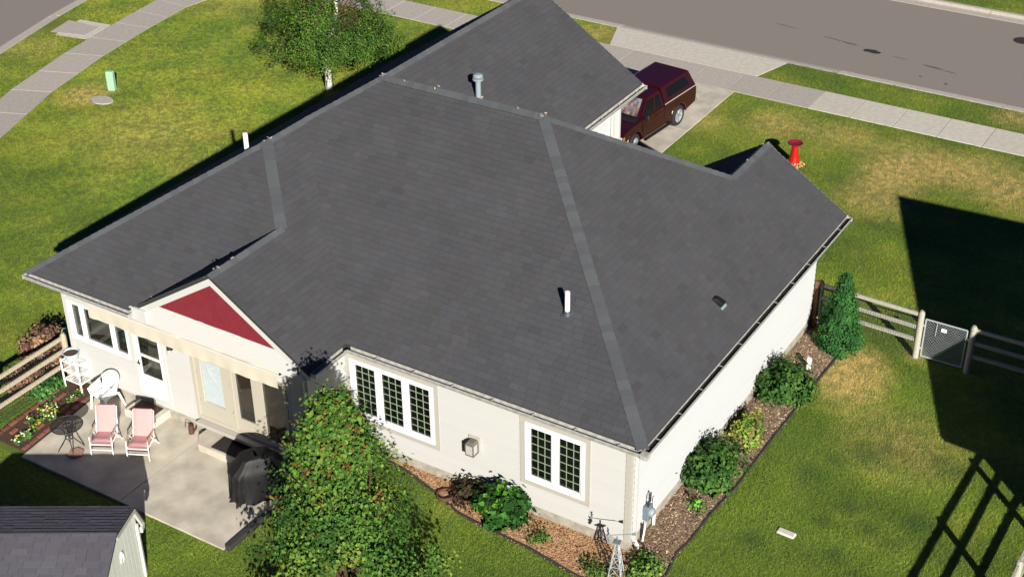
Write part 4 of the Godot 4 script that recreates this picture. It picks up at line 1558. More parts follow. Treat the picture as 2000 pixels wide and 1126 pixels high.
	for p in [[-6.56, -1.16], [-6.19, -1.16], [-6.56, -0.84], [-6.19, -0.84]]:
		b.tube([Vector3(p[0], 0.86, p[1]), Vector3(p[0], 0.43, p[1])], [0.02], 6)
	put("legs", b, mats.tan_wood, rc)


# ------------------------------------------------------------------ foliage
func ball(c: Vector3, r: Vector3, n: int, spread: float) -> Array:
	var out := []
	for i in n:
		var d := Vector3(rng.randfn(), rng.randfn(), rng.randfn()).normalized()
		var k := pow(rng.randf(), 0.38)
		out.append([c + Vector3(d.x * r.x, d.y * r.y, d.z * r.z) * k, spread * rng.randf_range(0.7, 1.25), (Vector3(d.x, d.y + 0.45, d.z)).normalized()])
	return out


func leaf_mesh(kind: float) -> ArrayMesh:
	var b := MB.new()
	var w := 0.32 + 0.12 * kind
	var n := Vector3.UP
	b.tri(Vector3(0, 0, 0), Vector3(w, 0.07, 0.42), Vector3(0, 0, 0.5), (n + Vector3(-0.25, 0, 0)).normalized(), (n + Vector3(-0.25, 0, 0)).normalized(), n)
	b.tri(Vector3(0, 0, 0), Vector3(-w, 0.07, 0.42), Vector3(0, 0, 0.5), (n + Vector3(0.25, 0, 0)).normalized(), (n + Vector3(0.25, 0, 0)).normalized(), n)
	b.tri(Vector3(w, 0.07, 0.42), Vector3(0, -0.06, 1.0), Vector3(0, 0, 0.5), (n + Vector3(-0.2, 0, 0.15)).normalized(), (n + Vector3(0, 0, 0.2)).normalized(), n)
	b.tri(Vector3(-w, 0.07, 0.42), Vector3(0, -0.06, 1.0), Vector3(0, 0, 0.5), (n + Vector3(0.2, 0, 0.15)).normalized(), (n + Vector3(0, 0, 0.2)).normalized(), n)
	return b.mesh()


func leaf_pose(p: Vector3, out: Vector3, wild: float, size: float) -> Transform3D:
	var up := (out + Vector3(rng.randf_range(-1, 1), rng.randf_range(-0.6, 1), rng.randf_range(-1, 1)) * wild).normalized()
	var f := Vector3(rng.randfn(), rng.randfn() - 0.5, rng.randfn())
	f = (f - up * f.dot(up)).normalized()
	var s := size * rng.randf_range(0.55, 1.35)
	return Transform3D(Basis(up.cross(f) * s * rng.randf_range(0.75, 1.1), up * s, f * s), p)


func foliage(parent: Node3D, called: String, clusters: Array, per: int, size: float, cols: Array, wild := 0.7, kind := 1.0) -> void:
	var where := []
	var tint := []
	for c in clusters:
		var base: Color = cols[rng.randi() % cols.size()]
		if c.size() > 3:
			base = c[3]
		for i in per:
			var d: Vector3 = Vector3(rng.randfn(), rng.randfn(), rng.randfn()) * c[1] * 0.55
			where.append(leaf_pose(c[0] + d, c[2], wild, size))
			var k := rng.randf_range(0.7, 1.3)
			var h := rng.randf_range(-0.12, 0.12)
			tint.append(Color(base.r * (k + h), base.g * k, base.b * k))
	many(called, leaf_mesh(kind), mats.leaf, where, tint, parent)


func make_maple() -> void:
	var root := Vector3(-5.02, 0, 3.4)
	var t := thing("amur_maple", "large multi-stemmed leafy tree with orange seed clusters by the patio corner", "tree", root)
	rng.seed = 401
	var greens := [lin(68, 102, 38), lin(56, 90, 34), lin(82, 112, 42), lin(44, 72, 28), lin(94, 114, 44)]
	var clusters := []
	var tips := []
	var gap := FastNoiseLite.new()
	gap.seed = 4
	gap.frequency = 0.75
	for i in 800:
		var h := pow(rng.randf(), 0.8)
		var y := 0.35 + h * 4.35
		# radius by height, a broad cone with a narrow crown
		var rad := 2.25 * pow(clampf((4.75 - y) / 4.1, 0.0, 1.0), 0.85) * (0.86 if y < 0.9 else 1.0)
		var a := rng.randf() * TAU
		var lump := 0.88 + 0.16 * sin(a * 3.0 + y * 2.1) + 0.1 * sin(a * 7.0 - y * 3.0)
		var r := rad * lump * sqrt(rng.randf_range(0.12, 1.0))
		var p := root + Vector3(cos(a) * r * 1.04 + 0.05, y, sin(a) * r + 0.12 * (y / 4.9))
		var out := Vector3(cos(a) * 0.7, 0.75, sin(a) * 0.7).normalized()
		if gap.get_noise_3dv(p) < 0.0:
			continue
		clusters.append([p, rng.randf_range(0.2, 0.34), out, greens[rng.randi() % 5]])
		if r > rad * 0.55:
			tips.append([p, out])
	foliage(t, "leaves", clusters, 84, 0.088, greens, 0.95, 0.5)
	# the nearest leaves, one by one
	var lms := []
	for k in 6:
		lms.append(leaf_mesh(1.0))
		var m: StandardMaterial3D = mats.leaf.duplicate()
		m.vertex_color_use_as_albedo = false
		var g: Color = greens[k % 5]
		m.albedo_color = (g * rng.randf_range(0.85, 1.2)).linear_to_srgb()
		lms[k].surface_set_material(0, m)
	var near := []
	for q in tips:
		near.append([q[0].distance_to(camera_at), q])
	near.sort_custom(func(x, y): return x[0] < y[0])
	var left := 290
	for e in near:
		for k in 3:
			if left <= 0:
				break
			var q = e[1]
			var o := place("leaf", lms[rng.randi() % 6], null, t, false)
			o.global_transform = leaf_pose(q[0] + q[1] * 0.16 + Vector3(rng.randfn(), rng.randfn(), rng.randfn()) * 0.13, q[1], 0.6, 0.13)
			left -= 1
	# seed clusters, rusty orange
	var sb := MB.new()
	rng.seed = 402
	for k in 16:
		var d := Vector3(rng.randfn(), rng.randfn() * 0.35, rng.randfn()) * 0.06
		var s := rng.randf_range(0.02, 0.036)
		var u := Vector3(rng.randfn(), rng.randfn(), rng.randfn()).normalized() * s
		var w := u.cross(Vector3(rng.randfn(), rng.randfn(), rng.randfn()).normalized()).normalized() * s * 0.6
		sb.col = [lin(108, 88, 42), lin(92, 72, 34), lin(124, 104, 52), lin(88, 62, 34)][k % 4]
		sb.ftri(d - u, d + w, d + u, Vector3.UP)
		sb.ftri(d - u, d - w, d + u, Vector3.UP)
	var sm := sb.mesh()
	var cnt := 0
	for q in tips:
		if q[0].y > 1.2 + rng.randf() * 3.4 and rng.randf() < 0.6 and cnt < 95:
			var o := place("seed_cluster", sm, mats.leaf, t, false)
			o.global_transform = Transform3D(Basis.from_euler(Vector3(rng.randf(), rng.randf() * TAU, rng.randf())).scaled(Vector3.ONE * rng.randf_range(0.9, 1.7)), q[0] + q[1] * rng.randf_range(0.2, 0.3))
			cnt += 1
	for k in 9:
		var a := TAU * k / 9.0 + 0.3
		var rr := rng.randf_range(0.5, 0.95)
		var top := root + Vector3(cos(a) * rr, rng.randf_range(2.6, 4.2), sin(a) * rr)
		var b := MB.new()
		var mid := root + Vector3(cos(a) * rr * 0.55, 1.3, sin(a) * rr * 0.55)
		b.tube([root + Vector3(cos(a) * 0.1, -0.05, sin(a) * 0.1), mid, top], [0.05, 0.034, 0.01], 7)
		for j in 5:
			var f := rng.randf_range(0.2, 0.95)
			var s := mid.lerp(top, f)
			b.tube([s, s + Vector3(rng.randf_range(-0.5, 0.5) + cos(a) * 0.35, rng.randf_range(0.3, 0.7), rng.randf_range(-0.5, 0.5) + sin(a) * 0.35)], [0.014, 0.005], 5)
		put("stem", b, mats.bark, t)


func make_birch() -> void:
	var root := Vector3(-21.09, 0, -16.64)
	var drift := Vector3(0.42, 0, -0.27)
	var t := thing("birch_tree", "white-trunked birch with drooping green crown on the left lawn", "tree", root)
	rng.seed = 501
	var b := MB.new()
	b.tube([root + Vector3(0, -0.05, 0), root + Vector3(0.03, 1.2, 0.02), root + drift + Vector3(-0.02, 3.0, 0.05), root + drift + Vector3(0.05, 4.8, 0.0), root + drift + Vector3(0.0, 6.0, 0.0)], [0.13, 0.11, 0.085, 0.05, 0.015], 10)
	put("trunk", b, mats.birch_bark, t)
	var greens := [lin(64, 92, 32), lin(52, 80, 28), lin(80, 108, 38), lin(42, 68, 24)]
	var clusters := []
	b = MB.new()
	for k in 62:
		var a := k * 2.4 + rng.randf() * 0.5
		var y0 := rng.randf_range(1.15, 6.0) if k > 22 else rng.randf_range(1.7, 3.0)
		var reach := rng.randf_range(1.2, 2.5) * (1.0 if y0 < 4.2 else 1.0 - (y0 - 4.2) * 0.3)
		var s := root + Vector3(0, y0, 0) + drift * clampf(y0 / 3.0, 0.0, 1.0)
		var m := s + Vector3(cos(a) * reach * 0.55, rng.randf_range(0.3, 0.9), sin(a) * reach * 0.55)
		var e := s + Vector3(cos(a) * reach, rng.randf_range(-0.3, 0.3), sin(a) * reach)
		var low := e + Vector3(cos(a) * 0.2, -rng.randf_range(0.5, 1.3), sin(a) * 0.2)
		low.y = maxf(low.y, 1.7)
		b.tube([s, m, e, low], [0.03, 0.02, 0.011, 0.004], 5)
		for j in 13:
			var f := rng.randf()
			var p := m.lerp(e, f * 2.0) if f < 0.5 else e.lerp(low, f * 2.0 - 1.0)
			p += Vector3(rng.randfn(), rng.randfn(), rng.randfn()) * 0.16
			p.y = maxf(p.y, 1.65 + rng.randf() * 0.6)
			clusters.append([p, rng.randf_range(0.16, 0.3), Vector3(cos(a) * 0.6, 0.8, sin(a) * 0.6).normalized(), greens[rng.randi() % 4]])
	put("branches", b, mats.bark, t)
	for k in 40:
		clusters.append([root + drift + Vector3(rng.randfn() * 0.45, 5.6 + rng.randf() * 0.8, rng.randfn() * 0.45), 0.25, Vector3(0.2, 1, 0.2).normalized(), greens[k % 4]])
	foliage(t, "leaves", clusters, 52, 0.064, greens, 0.9, 0.7)


func shrub(called: String, label: String, at: Vector3, r: Vector3, seed_: int, cols: Array, n: int, per: int, size: float, cat := "shrub", grp := "") -> Node3D:
	rng.seed = seed_
	var t := thing(called, label, cat, at, 0.0, grp)
	var cl := ball(at + Vector3(0, r.y * 0.95, 0), r, n, 0.16)
	for c in cl:
		c[0].y = maxf(c[0].y, 0.1)
	foliage(t, "leaves", cl, per, size, cols, 0.75, 0.8)
	var b := MB.new()
	for k in 9:
		var a := TAU * k / 9.0
		b.tube([at + Vector3(cos(a) * 0.05, 0, sin(a) * 0.05), at + Vector3(cos(a) * r.x * 0.55, r.y * 1.3, sin(a) * r.z * 0.55)], [0.014, 0.005], 5)
	put("stems", b, mats.bark, t)
	return t


func make_plants() -> void:
	var dark := [lin(48, 80, 32), lin(38, 66, 26), lin(58, 90, 38), lin(70, 100, 42)]
	var grp := "rounded shrubs in the bed along the side wall"
	shrub("rounded_shrub", "largest rounded green shrub by the side wall, nearest the house corner", Vector3(0.06, 0, -3.6), Vector3(0.72, 0.52, 0.72), 601, dark, 110, 46, 0.10, "shrub", grp)
	shrub("rounded_shrub", "small yellow green shrub between the two big side wall shrubs", Vector3(0.12, 0, -5.45), Vector3(0.42, 0.30, 0.5), 602, [lin(104, 134, 48), lin(84, 112, 44), lin(138, 146, 56), lin(120, 110, 70)], 50, 36, 0.085, "shrub", grp)
	shrub("rounded_shrub", "dense rounded green shrub just before the white cleanout pipe", Vector3(0.16, 0, -7.45), Vector3(0.66, 0.46, 0.72), 603, dark, 105, 46, 0.095, "shrub", grp)
	shrub("peony_bush", "broad leafy deep green bush under the lantern on the rear wall", Vector3(-3.35, 0, 0.05), Vector3(0.62, 0.42, 0.38), 604, [lin(38, 76, 26), lin(50, 94, 32), lin(82, 126, 38), lin(30, 60, 22)], 60, 40, 0.15, "bush")
	shrub("purple_bush", "dark purple leaved bush left of the green bush on the rear wall", Vector3(-4.25, 0, -0.12), Vector3(0.34, 0.30, 0.3), 605, [lin(72, 52, 44), lin(56, 40, 36), lin(60, 66, 40)], 34, 34, 0.10, "bush")
	shrub("dry_bush", "brown leafless looking bush outside the left fence by the sunroom", Vector3(-16.75, 0, 0.75), Vector3(0.72, 0.46, 0.62), 606, [lin(132, 104, 84), lin(112, 88, 72), lin(156, 124, 98), lin(92, 66, 54)], 90, 44, 0.09, "bush")
	shrub("dry_bush", "lower brown bush seen through the left fence rails", Vector3(-16.35, 0, 1.75), Vector3(0.5, 0.22, 0.55), 607, [lin(124, 92, 72), lin(108, 78, 62), lin(146, 112, 88)], 44, 36, 0.08, "bush")
	shrub("leafy_perennial", "low green perennial between the left fence and brick edging", Vector3(-15.68, 0, 1.75), Vector3(0.28, 0.16, 0.5), 608, [lin(62, 104, 48), lin(48, 86, 40), lin(80, 124, 60)], 40, 34, 0.09, "plant")
	shrub("low_weeds", "low green weeds at the bed corner behind the windmill", Vector3(0.12, 0, -0.15), Vector3(0.36, 0.10, 0.42), 609, [lin(84, 116, 48), lin(66, 98, 40), lin(112, 132, 60)], 50, 26, 0.075, "plant")
	shrub("low_weeds", "small green weeds in the bark chips right of the green bush", Vector3(-2.25, 0, 0.18), Vector3(0.24, 0.07, 0.18), 610, [lin(84, 116, 48), lin(70, 100, 44)], 18, 22, 0.06, "plant")
	shrub("low_weeds", "sprawling weeds around the windmill base", Vector3(-0.75, 0, 0.42), Vector3(0.42, 0.09, 0.22), 613, [lin(92, 112, 56), lin(110, 104, 66), lin(70, 96, 42)], 36, 22, 0.06, "plant")
	shrub("seedling", "single light green seedling alone in the grey mulch", Vector3(0.2, 0, -2.45), Vector3(0.12, 0.10, 0.12), 611, [lin(96, 146, 60), lin(76, 124, 52)], 8, 18, 0.08, "plant")
	# arborvitae
	rng.seed = 612
	var at := Vector3(0.48, 0, -10.28)
	var t := thing("arborvitae", "cone shaped green arborvitae in front of the wooden fence", "conifer", at)
	var cl := []
	for i in 400:
		var y := 0.08 + pow(rng.randf(), 1.25) * 2.05
		var rad := 0.66 * pow(clampf((2.12 - y) / 1.9, 0.0, 1.0), 0.85)
		if y < 0.35:
			rad *= 0.8 + y * 0.6
		var a := rng.randf() * TAU
		var r := rad * sqrt(rng.randf_range(0.35, 1.0))
		cl.append([at + Vector3(cos(a) * r, y, sin(a) * r), 0.1, Vector3(cos(a), 0.55, sin(a)).normalized(), [lin(46, 88, 40), lin(40, 78, 36), lin(54, 100, 42), lin(34, 68, 32)][rng.randi() % 4]])
	foliage(t, "leaves", cl, 46, 0.06, [Color.WHITE], 0.6, 0.3)
	var b := MB.new()
	b.tube([at, at + Vector3(0, 1.9, 0)], [0.05, 0.01], 8)
	put("trunk", b, mats.bark, t)


# ------------------------------------------------------------------ fences
func rail_fence(called: String, label: String, posts: Array, wood: Material, wire: bool, h := 1.34, grp := "") -> void:
	var t := thing(called, label, "fence", Vector3(posts[0].x, 0, posts[0].y), 0.0, grp)
	for p in posts:
		var b := MB.new()
		b.tube([Vector3(p.x, -0.1, p.y), Vector3(p.x, h + 0.0, p.y), Vector3(p.x, h + 0.06, p.y)], [0.085, 0.08, 0.045], 10)
		put("post", b, wood, t)
	for i in range(posts.size() - 1):
		var p: Vector2 = posts[i]
		var q: Vector2 = posts[i + 1]
		for y in [1.27, 0.90, 0.52]:
			var b := MB.new()
			var dy := rng.randf_range(-0.012, 0.012)
			b.bar(Vector3(p.x, y + dy, p.y), Vector3(q.x, y - dy, q.y), 0.05, 0.10)
			put("rail", b, wood, t)
		if wire:
			var b := MB.new()
			var n := p.distance_to(q)
			var d := (q - p) / n
			var o := Vector2(-d.y, d.x) * 0.04
			var k := 0.0
			while k < n:
				var s := p + d * k + o
				b.bar(Vector3(s.x, 0.03, s.y), Vector3(s.x, 1.24, s.y), 0.004, 0.004)
				k += 0.065
			var y := 0.05
			while y < 1.25:
				b.bar(Vector3(p.x + o.x, y, p.y + o.y), Vector3(q.x + o.x, y, q.y + o.y), 0.004, 0.004)
				y += 0.085
			var w := put("wire_mesh", b, mats.wire, t)
			w.set_meta("kind", "stuff")


func make_fences() -> void:
	rng.seed = 71
	rail_fence("rail_fence", "weathered three rail fence from the house corner to the gate", [Vector2(-0.36, -10.95), Vector2(2.35, -10.84)], mats.grey_wood, true, 1.34)
	rail_fence("rail_fence", "weathered three rail fence right of the chain link gate", [Vector2(3.68, -10.82), Vector2(6.94, -10.82)], mats.grey_wood, true, 1.34)
	rail_fence("rail_fence", "three rail fence along the right edge of the yard", [Vector2(6.94, -8.0), Vector2(6.94, -5.3), Vector2(6.94, -2.9), Vector2(6.94, -0.4), Vector2(6.94, 2.0)], mats.grey_wood, false, 1.30)
	rail_fence("rail_fence", "tan three rail fence left of the patio flower bed", [Vector2(-15.62, 1.0), Vector2(-15.6, 3.55), Vector2(-15.6, 6.2)], mats.tan_wood, true, 1.32)
	# mossy dark post against the house corner
	var b := MB.new()
	b.soft(Vector3(-0.50, -0.05, -10.90), Vector3(-0.36, 1.42, -10.78), 0.02)
	tag(put("corner_post", b, mats.brown_wood, self), "dark brown square post against the far corner of the side wall", "post")
	# chain link gate
	var g := thing("chain_link_gate", "galvanised chain link gate with a small white sign between fence posts", "gate", Vector3(2.5, 0, -10.83))
	b = MB.new()
	var x0 := 2.48
	var x1 := 3.53
	for p in [[x0, 0.10, x0, 1.2], [x1, 0.10, x1, 1.2], [x0, 0.10, x1, 0.10], [x0, 1.2, x1, 1.2]]:
		b.tube([Vector3(p[0], p[1], -10.83), Vector3(p[2], p[3], -10.83)], [0.02], 8)
	put("frame", b, mats.chain, g)
	b = MB.new()
	var s := 0.085
	var k := -1.3
	while k < 1.3:
		for dir in [-1.0, 1.0]:
			# wire x = x0 + k + dir * y, clipped to the frame
			var pts := []
			for e in 2:
				var ya := 0.10 if e == 0 else 1.22
				pts.append(Vector2((k if dir > 0 else k + 1.1) + dir * ya, ya))
			var a: Vector2 = pts[0]
			var c: Vector2 = pts[1]
			var lo := 0.0
			var hi := 1.0
			for q in [[a.x, c.x, 0.0, x1 - x0]]:
				var f0: float = (q[2] - q[0]) / (q[1] - q[0])
				var f1: float = (q[3] - q[0]) / (q[1] - q[0])
				lo = maxf(lo, minf(f0, f1))
				hi = minf(hi, maxf(f0, f1))
			if hi > lo + 0.01:
				var p := a.lerp(c, lo)
				var r := a.lerp(c, hi)
				b.bar(Vector3(x0 + p.x, p.y, -10.83 + dir * 0.003), Vector3(x0 + r.x, r.y, -10.83 + dir * 0.003), 0.005, 0.005)
		k += s
	var cl := put("chain_mesh", b, mats.chain, g)
	cl.set_meta("kind", "stuff")
	b = MB.new()
	b.soft(Vector3(2.90, 0.98, -10.80), Vector3(3.04, 1.08, -10.79), 0.003)
	var sg := put("gate_sign", b, mats.white_plastic, g)
	b = MB.new()
	b.box(Vector3(2.915, 1.035, -10.789), Vector3(2.98, 1.045, -10.787))
	b.box(Vector3(2.92, 1.01, -10.789), Vector3(3.01, 1.017, -10.787))
	put("gate_print", b, mats.meter_grey, sg)
	b = MB.new()
	b.tube([Vector3(2.78, 1.19, -10.80), Vector3(2.77, 0.8, -10.80)], [0.012], 6)
	put("rod", b, mats.chain, g)
	for y in [0.32, 1.0]:
		b = MB.new()
		b.soft(Vector3(2.40, y - 0.03, -10.85), Vector3(2.50, y + 0.03, -10.81), 0.008)
		put("hinge", b, mats.chain, g)
	b = MB.new()
	b.soft(Vector3(3.50, 0.92, -10.86), Vector3(3.62, 0.98, -10.80), 0.008)
	put("latch", b, mats.chain, g)


# ------------------------------------------------------------------ patio things
func make_chaise() -> Node3D:
	var t := thing("garden_recliner", "", "chair", Vector3.ZERO)
	var b := MB.new()
	var hw := 0.27
	var rows := []
	# cushion: seat then back, thick and quilted
	var path := [[0.30, 0.40], [0.20, 0.415], [0.05, 0.395], [-0.10, 0.37], [-0.20, 0.385], [-0.26, 0.50], [-0.32, 0.66], [-0.38, 0.82], [-0.43, 0.95], [-0.475, 1.06], [-0.49, 1.10]]
	for part in 2:
		b = MB.new()
		rows = []
		var rng2 := range(0, 5) if part == 0 else range(4, 11)
		for side in [1.0, -1.0]:
			var seq := Array(rng2)
			if side < 0:
				seq.reverse()
			for i in seq:
				for sub in 3:
					if sub > 0 and (i == (rng2[-1] if side > 0 else rng2[0])):
						continue
					var f := sub / 3.0
					var j: int = i + (1 if side > 0 else -1)
					j = clampi(j, rng2[0], rng2[-1])
					var z := lerpf(path[i][0], path[j][0], f)
					var y := lerpf(path[i][1], path[j][1], f)
					var seg := Vector2(path[mini(i + 1, 10)][0] - path[maxi(i - 1, 0)][0], path[mini(i + 1, 10)][1] - path[maxi(i - 1, 0)][1]).normalized()
					var nn := Vector2(-seg.y, seg.x) * -1.0
					if nn.y < 0.0 and part == 0:
						nn = -nn
					if part == 1 and nn.x < 0.0:
						nn = -nn
					var th: float = (0.035 + 0.012 * absf(sin((i + f) * PI * 0.5))) * side
					var r := []
					for k in 9:
						var u := k / 8.0 * 2.0 - 1.0
						var puff := sqrt(maxf(0.0, 1.0 - pow(absf(u), 6.0)))
						var wdt: float = hw * (0.94 if part == 1 and i == 10 else 1.0)
						r.append(Vector3(u * wdt, y + nn.y * th * puff, z + nn.x * th * puff))
					rows.append(r)
		rows.append(rows[0])
		b.strip(rows)
		put("seat" if part == 0 else "backrest", b, mats.pink_faded if part == 0 else mats.pink, t, false)
	# grey cloth on the back of the cushion
	b = MB.new()
	b.hexa([Vector3(-0.25, 0.50, -0.32), Vector3(0.25, 0.50, -0.32), Vector3(0.25, 0.50, -0.305), Vector3(-0.25, 0.50, -0.305), Vector3(-0.25, 1.07, -0.535), Vector3(0.25, 1.07, -0.535), Vector3(0.25, 1.07, -0.52), Vector3(-0.25, 1.07, -0.52)])
	put("back_sling", b, mats.grey_cloth, t, false)
	for s in [-1.0, 1.0]:
		b = MB.new()
		b.tube([Vector3(s * 0.30, 0.0, 0.36), Vector3(s * 0.30, 0.58, 0.30)], [0.015], 8)
		put("leg", b, mats.white_plastic, t, false)
		b = MB.new()
		b.tube([Vector3(s * 0.30, 0.60, 0.05), Vector3(s * 0.31, 0.0, -0.44)], [0.015], 8)
		put("leg", b, mats.white_plastic, t, false)
		b = MB.new()
		b.tube([Vector3(s * 0.285, 0.36, 0.32), Vector3(s * 0.285, 0.34, -0.2), Vector3(s * 0.285, 1.05, -0.50)], [0.014], 8)
		put("side_frame", b, mats.white_plastic, t, false)
		b = MB.new()
		b.soft(Vector3(s * 0.30 - 0.028, 0.585, -0.34), Vector3(s * 0.30 + 0.028, 0.61, 0.32), 0.01)
		put("armrest", b, mats.tan_wood, t, false)
		b = MB.new()
		b.tube([Vector3(s * 0.30, 0.60, -0.33), Vector3(s * 0.285, 0.75, -0.385)], [0.012], 6)
		put("armrest_link", b, mats.white_plastic, t, false)
	b = MB.new()
	b.tube([Vector3(-0.30, 0.19, 0.345), Vector3(0.30, 0.19, 0.345)], [0.013], 8)
	b.tube([Vector3(-0.305, 0.16, -0.31), Vector3(0.305, 0.16, -0.31)], [0.013], 8)
	b.tube([Vector3(-0.285, 0.34, 0.31), Vector3(0.285, 0.34, 0.31)], [0.013], 8)
	put("stretcher", b, mats.white_plastic, t, false)
	return t


func make_patio_things() -> void:
	var g := "pink cushioned recliners on the patio"
	var c0 := make_chaise()
	c0.scale = Vector3.ONE * 0.87
	c0.position = Vector3(-12.71, 0.06, 2.67)
	c0.rotation.y = 0.50
	tag(c0, "pink cushioned white garden recliner nearest the bistro table", "chair", g)
	copy(c0, "garden_recliner", Vector3(-11.85, 0.06, 2.35), 0.46, "pink cushioned white garden recliner in front of the storm door step", g)
	# bistro table
	var t := thing("bistro_table", "round black wire mesh bistro table between the flower bed and recliners", "table", Vector3(-13.40, 0.06, 3.12))
	var b := MB.new()
	var ring := []
	for k in 33:
		ring.append(Vector3(cos(TAU * k / 32.0) * 0.37, 0.70, sin(TAU * k / 32.0) * 0.37))
	b.tube(ring, [0.014], 6, false)
	put("rim", b, mats.dark_metal, t, false)
	b = MB.new()
	var k := -0.36
	while k < 0.365:
		var h := sqrt(0.37 * 0.37 - k * k)
		b.bar(Vector3(k, 0.70, -h), Vector3(k, 0.70, h), 0.010, 0.004)
		b.bar(Vector3(-h, 0.703, k), Vector3(h, 0.703, k), 0.010, 0.004)
		k += 0.024
	var tm := put("mesh_top", b, mats.dark_metal, t, false)
	tm.set_meta("kind", "stuff")
	for i in 4:
		var a := TAU * i / 4.0 + 0.6
		var d := Vector3(cos(a), 0, sin(a))
		b = MB.new()
		b.tube([d * 0.36 + Vector3(0, 0.69, 0), d * 0.16 + Vector3(0, 0.67, 0), d * 0.09 + Vector3(0, 0.55, 0), d * 0.07 + Vector3(0, 0.35, 0), d * 0.16 + Vector3(0, 0.2, 0), d * 0.27 + Vector3(0, 0.06, 0), d * 0.30], [0.013], 7)
		put("leg", b, mats.dark_metal, t, false)
	b = MB.new()
	b.lathe(Transform3D.IDENTITY, [Vector2(0.10, 0.66), Vector2(0.11, 0.68), Vector2(0.10, 0.70)], 14)
	b.lathe(Transform3D.IDENTITY, [Vector2(0.09, 0.32), Vector2(0.10, 0.34), Vector2(0.09, 0.36)], 14)
	put("hub_ring", b, mats.dark_metal, t, false)
	# stone under the table
	b = MB.new()
	var hx := PackedVector2Array()
	for i in 6:
		hx.append(Vector2(cos(TAU * i / 6.0), sin(TAU * i / 6.0)) * 0.19)
	b.prism(hx, Transform3D(Basis(Vector3.RIGHT, PI / 2), Vector3(-13.16, 0.06, 3.20)), -0.045, 0.0)
	tag(put("stepping_stone", b, mats.terracotta, self), "pinkish hexagonal paving stone lying under the bistro table", "stone")
	# white resin chair
	var r := thing("resin_chair", "white moulded plastic armchair against the sunroom wall", "chair", Vector3(-13.86, 0.06, 1.45), -0.1)
	b = MB.new()
	b.soft(Vector3(-0.24, 0.40, -0.2), Vector3(0.24, 0.43, 0.26), 0.02)
	put("seat", b, mats.white_plastic, r, false)
	for i in 9:
		var a := lerpf(-1.15, 1.15, i / 8.0)
		b = MB.new()
		var top := 0.86 - 0.10 * a * a
		b.bar(Vector3(sin(a) * 0.24, 0.42, -0.05 - cos(a) * 0.18), Vector3(sin(a) * 0.30, top, -0.08 - cos(a) * 0.26), 0.052, 0.014, Vector3(sin(a), 0, -cos(a)))
		put("back_slat", b, mats.white_plastic, r, false)
	b = MB.new()
	var rim := []
	for i in 15:
		var a := lerpf(-1.25, 1.25, i / 14.0)
		rim.append(Vector3(sin(a) * 0.31, 0.87 - 0.10 * a * a, -0.08 - cos(a) * 0.27))
	b.tube(rim, [0.022], 8)
	put("back_rim", b, mats.white_plastic, r, false)
	for s in [-1.0, 1.0]:
		b = MB.new()
		b.strip([[Vector3(s * 0.30, 0.72, -0.17), Vector3(s * 0.33, 0.66, 0.0), Vector3(s * 0.33, 0.62, 0.18), Vector3(s * 0.30, 0.58, 0.30)], [Vector3(s * 0.26, 0.73, -0.17), Vector3(s * 0.27, 0.67, 0.0), Vector3(s * 0.27, 0.63, 0.18), Vector3(s * 0.26, 0.59, 0.30)]])
		b.strip([[Vector3(s * 0.31, 0.66, -0.1), Vector3(s * 0.33, 0.64, 0.05), Vector3(s * 0.32, 0.58, 0.29)], [Vector3(s * 0.27, 0.42, -0.12), Vector3(s * 0.27, 0.42, 0.1), Vector3(s * 0.28, 0.40, 0.26)]])
		put("armrest", b, mats.white_plastic, r, false)
		b = MB.new()
		b.tube([Vector3(s * 0.25, 0.42, 0.24), Vector3(s * 0.29, 0.0, 0.30)], [0.034, 0.024], 8)
		put("leg", b, mats.white_plastic, r, false)
		b = MB.new()
		b.tube([Vector3(s * 0.24, 0.42, -0.18), Vector3(s * 0.28, 0.0, -0.30)], [0.034, 0.024], 8)
		put("leg", b, mats.white_plastic, r, false)
	# plant stand
	var ps := thing("plant_stand", "white three tier wire plant stand by the fence corner", "plant stand", Vector3(-15.08, 0.03, 1.16))
	for x in [-0.36, 0.22]:
		for z in [-0.2, 0.2]:
			b = MB.new()
			b.bar(Vector3(x, 0, z), Vector3(x, 0.84, z), 0.03, 0.03, Vector3.RIGHT)
			put("leg", b, mats.white_plastic, ps, false)
	for y in [0.25, 0.52, 0.80]:
		b = MB.new()
		frame_ring(b, Transform3D(Basis(Vector3.RIGHT, -PI / 2), Vector3(0, y, 0)), -0.36, -0.2, 0.22, 0.2, 0.02, -0.01, 0.01)
		var sh := put("shelf", b, mats.white_plastic, ps, false)
		for i in 8:
			b = MB.new()
			b.bar(Vector3(-0.35, y, -0.16 + i * 0.046), Vector3(0.21, y, -0.16 + i * 0.046), 0.010, 0.010)
			put("shelf_wire", b, mats.white_plastic, sh, false)
	var pot := thing("flower_pot", "grey glazed pot of dark soil on top of the white plant stand", "pot", Vector3(-15.24, 0.84, 1.16))
	b = MB.new()
	b.lathe(Transform3D.IDENTITY, [Vector2(0.0, 0.0), Vector2(0.14, 0.0), Vector2(0.17, 0.08), Vector2(0.20, 0.19), Vector2(0.215, 0.20), Vector2(0.195, 0.205), Vector2(0.185, 0.15)], 20)
	put("pot_body", b, mats.pot, pot, false)
	b = MB.new()
	b.lathe(Transform3D.IDENTITY, [Vector2(0.19, 0.155), Vector2(0.0, 0.165)], 16)
	put("soil", b, mats.soil, pot, false)
	# watering can
	var wc := thing("watering_can", "small rusty watering can on the patio before the patio door", "watering can", Vector3(-11.37, 0.06, 1.20))
	b = MB.new()
	b.lathe(Transform3D.IDENTITY, [Vector2(0.0, 0.0), Vector2(0.07, 0.0), Vector2(0.065, 0.2), Vector2(0.04, 0.22), Vector2(0.0, 0.22)], 12)
	put("can_body", b, mats.rust, wc, false)
	b = MB.new()
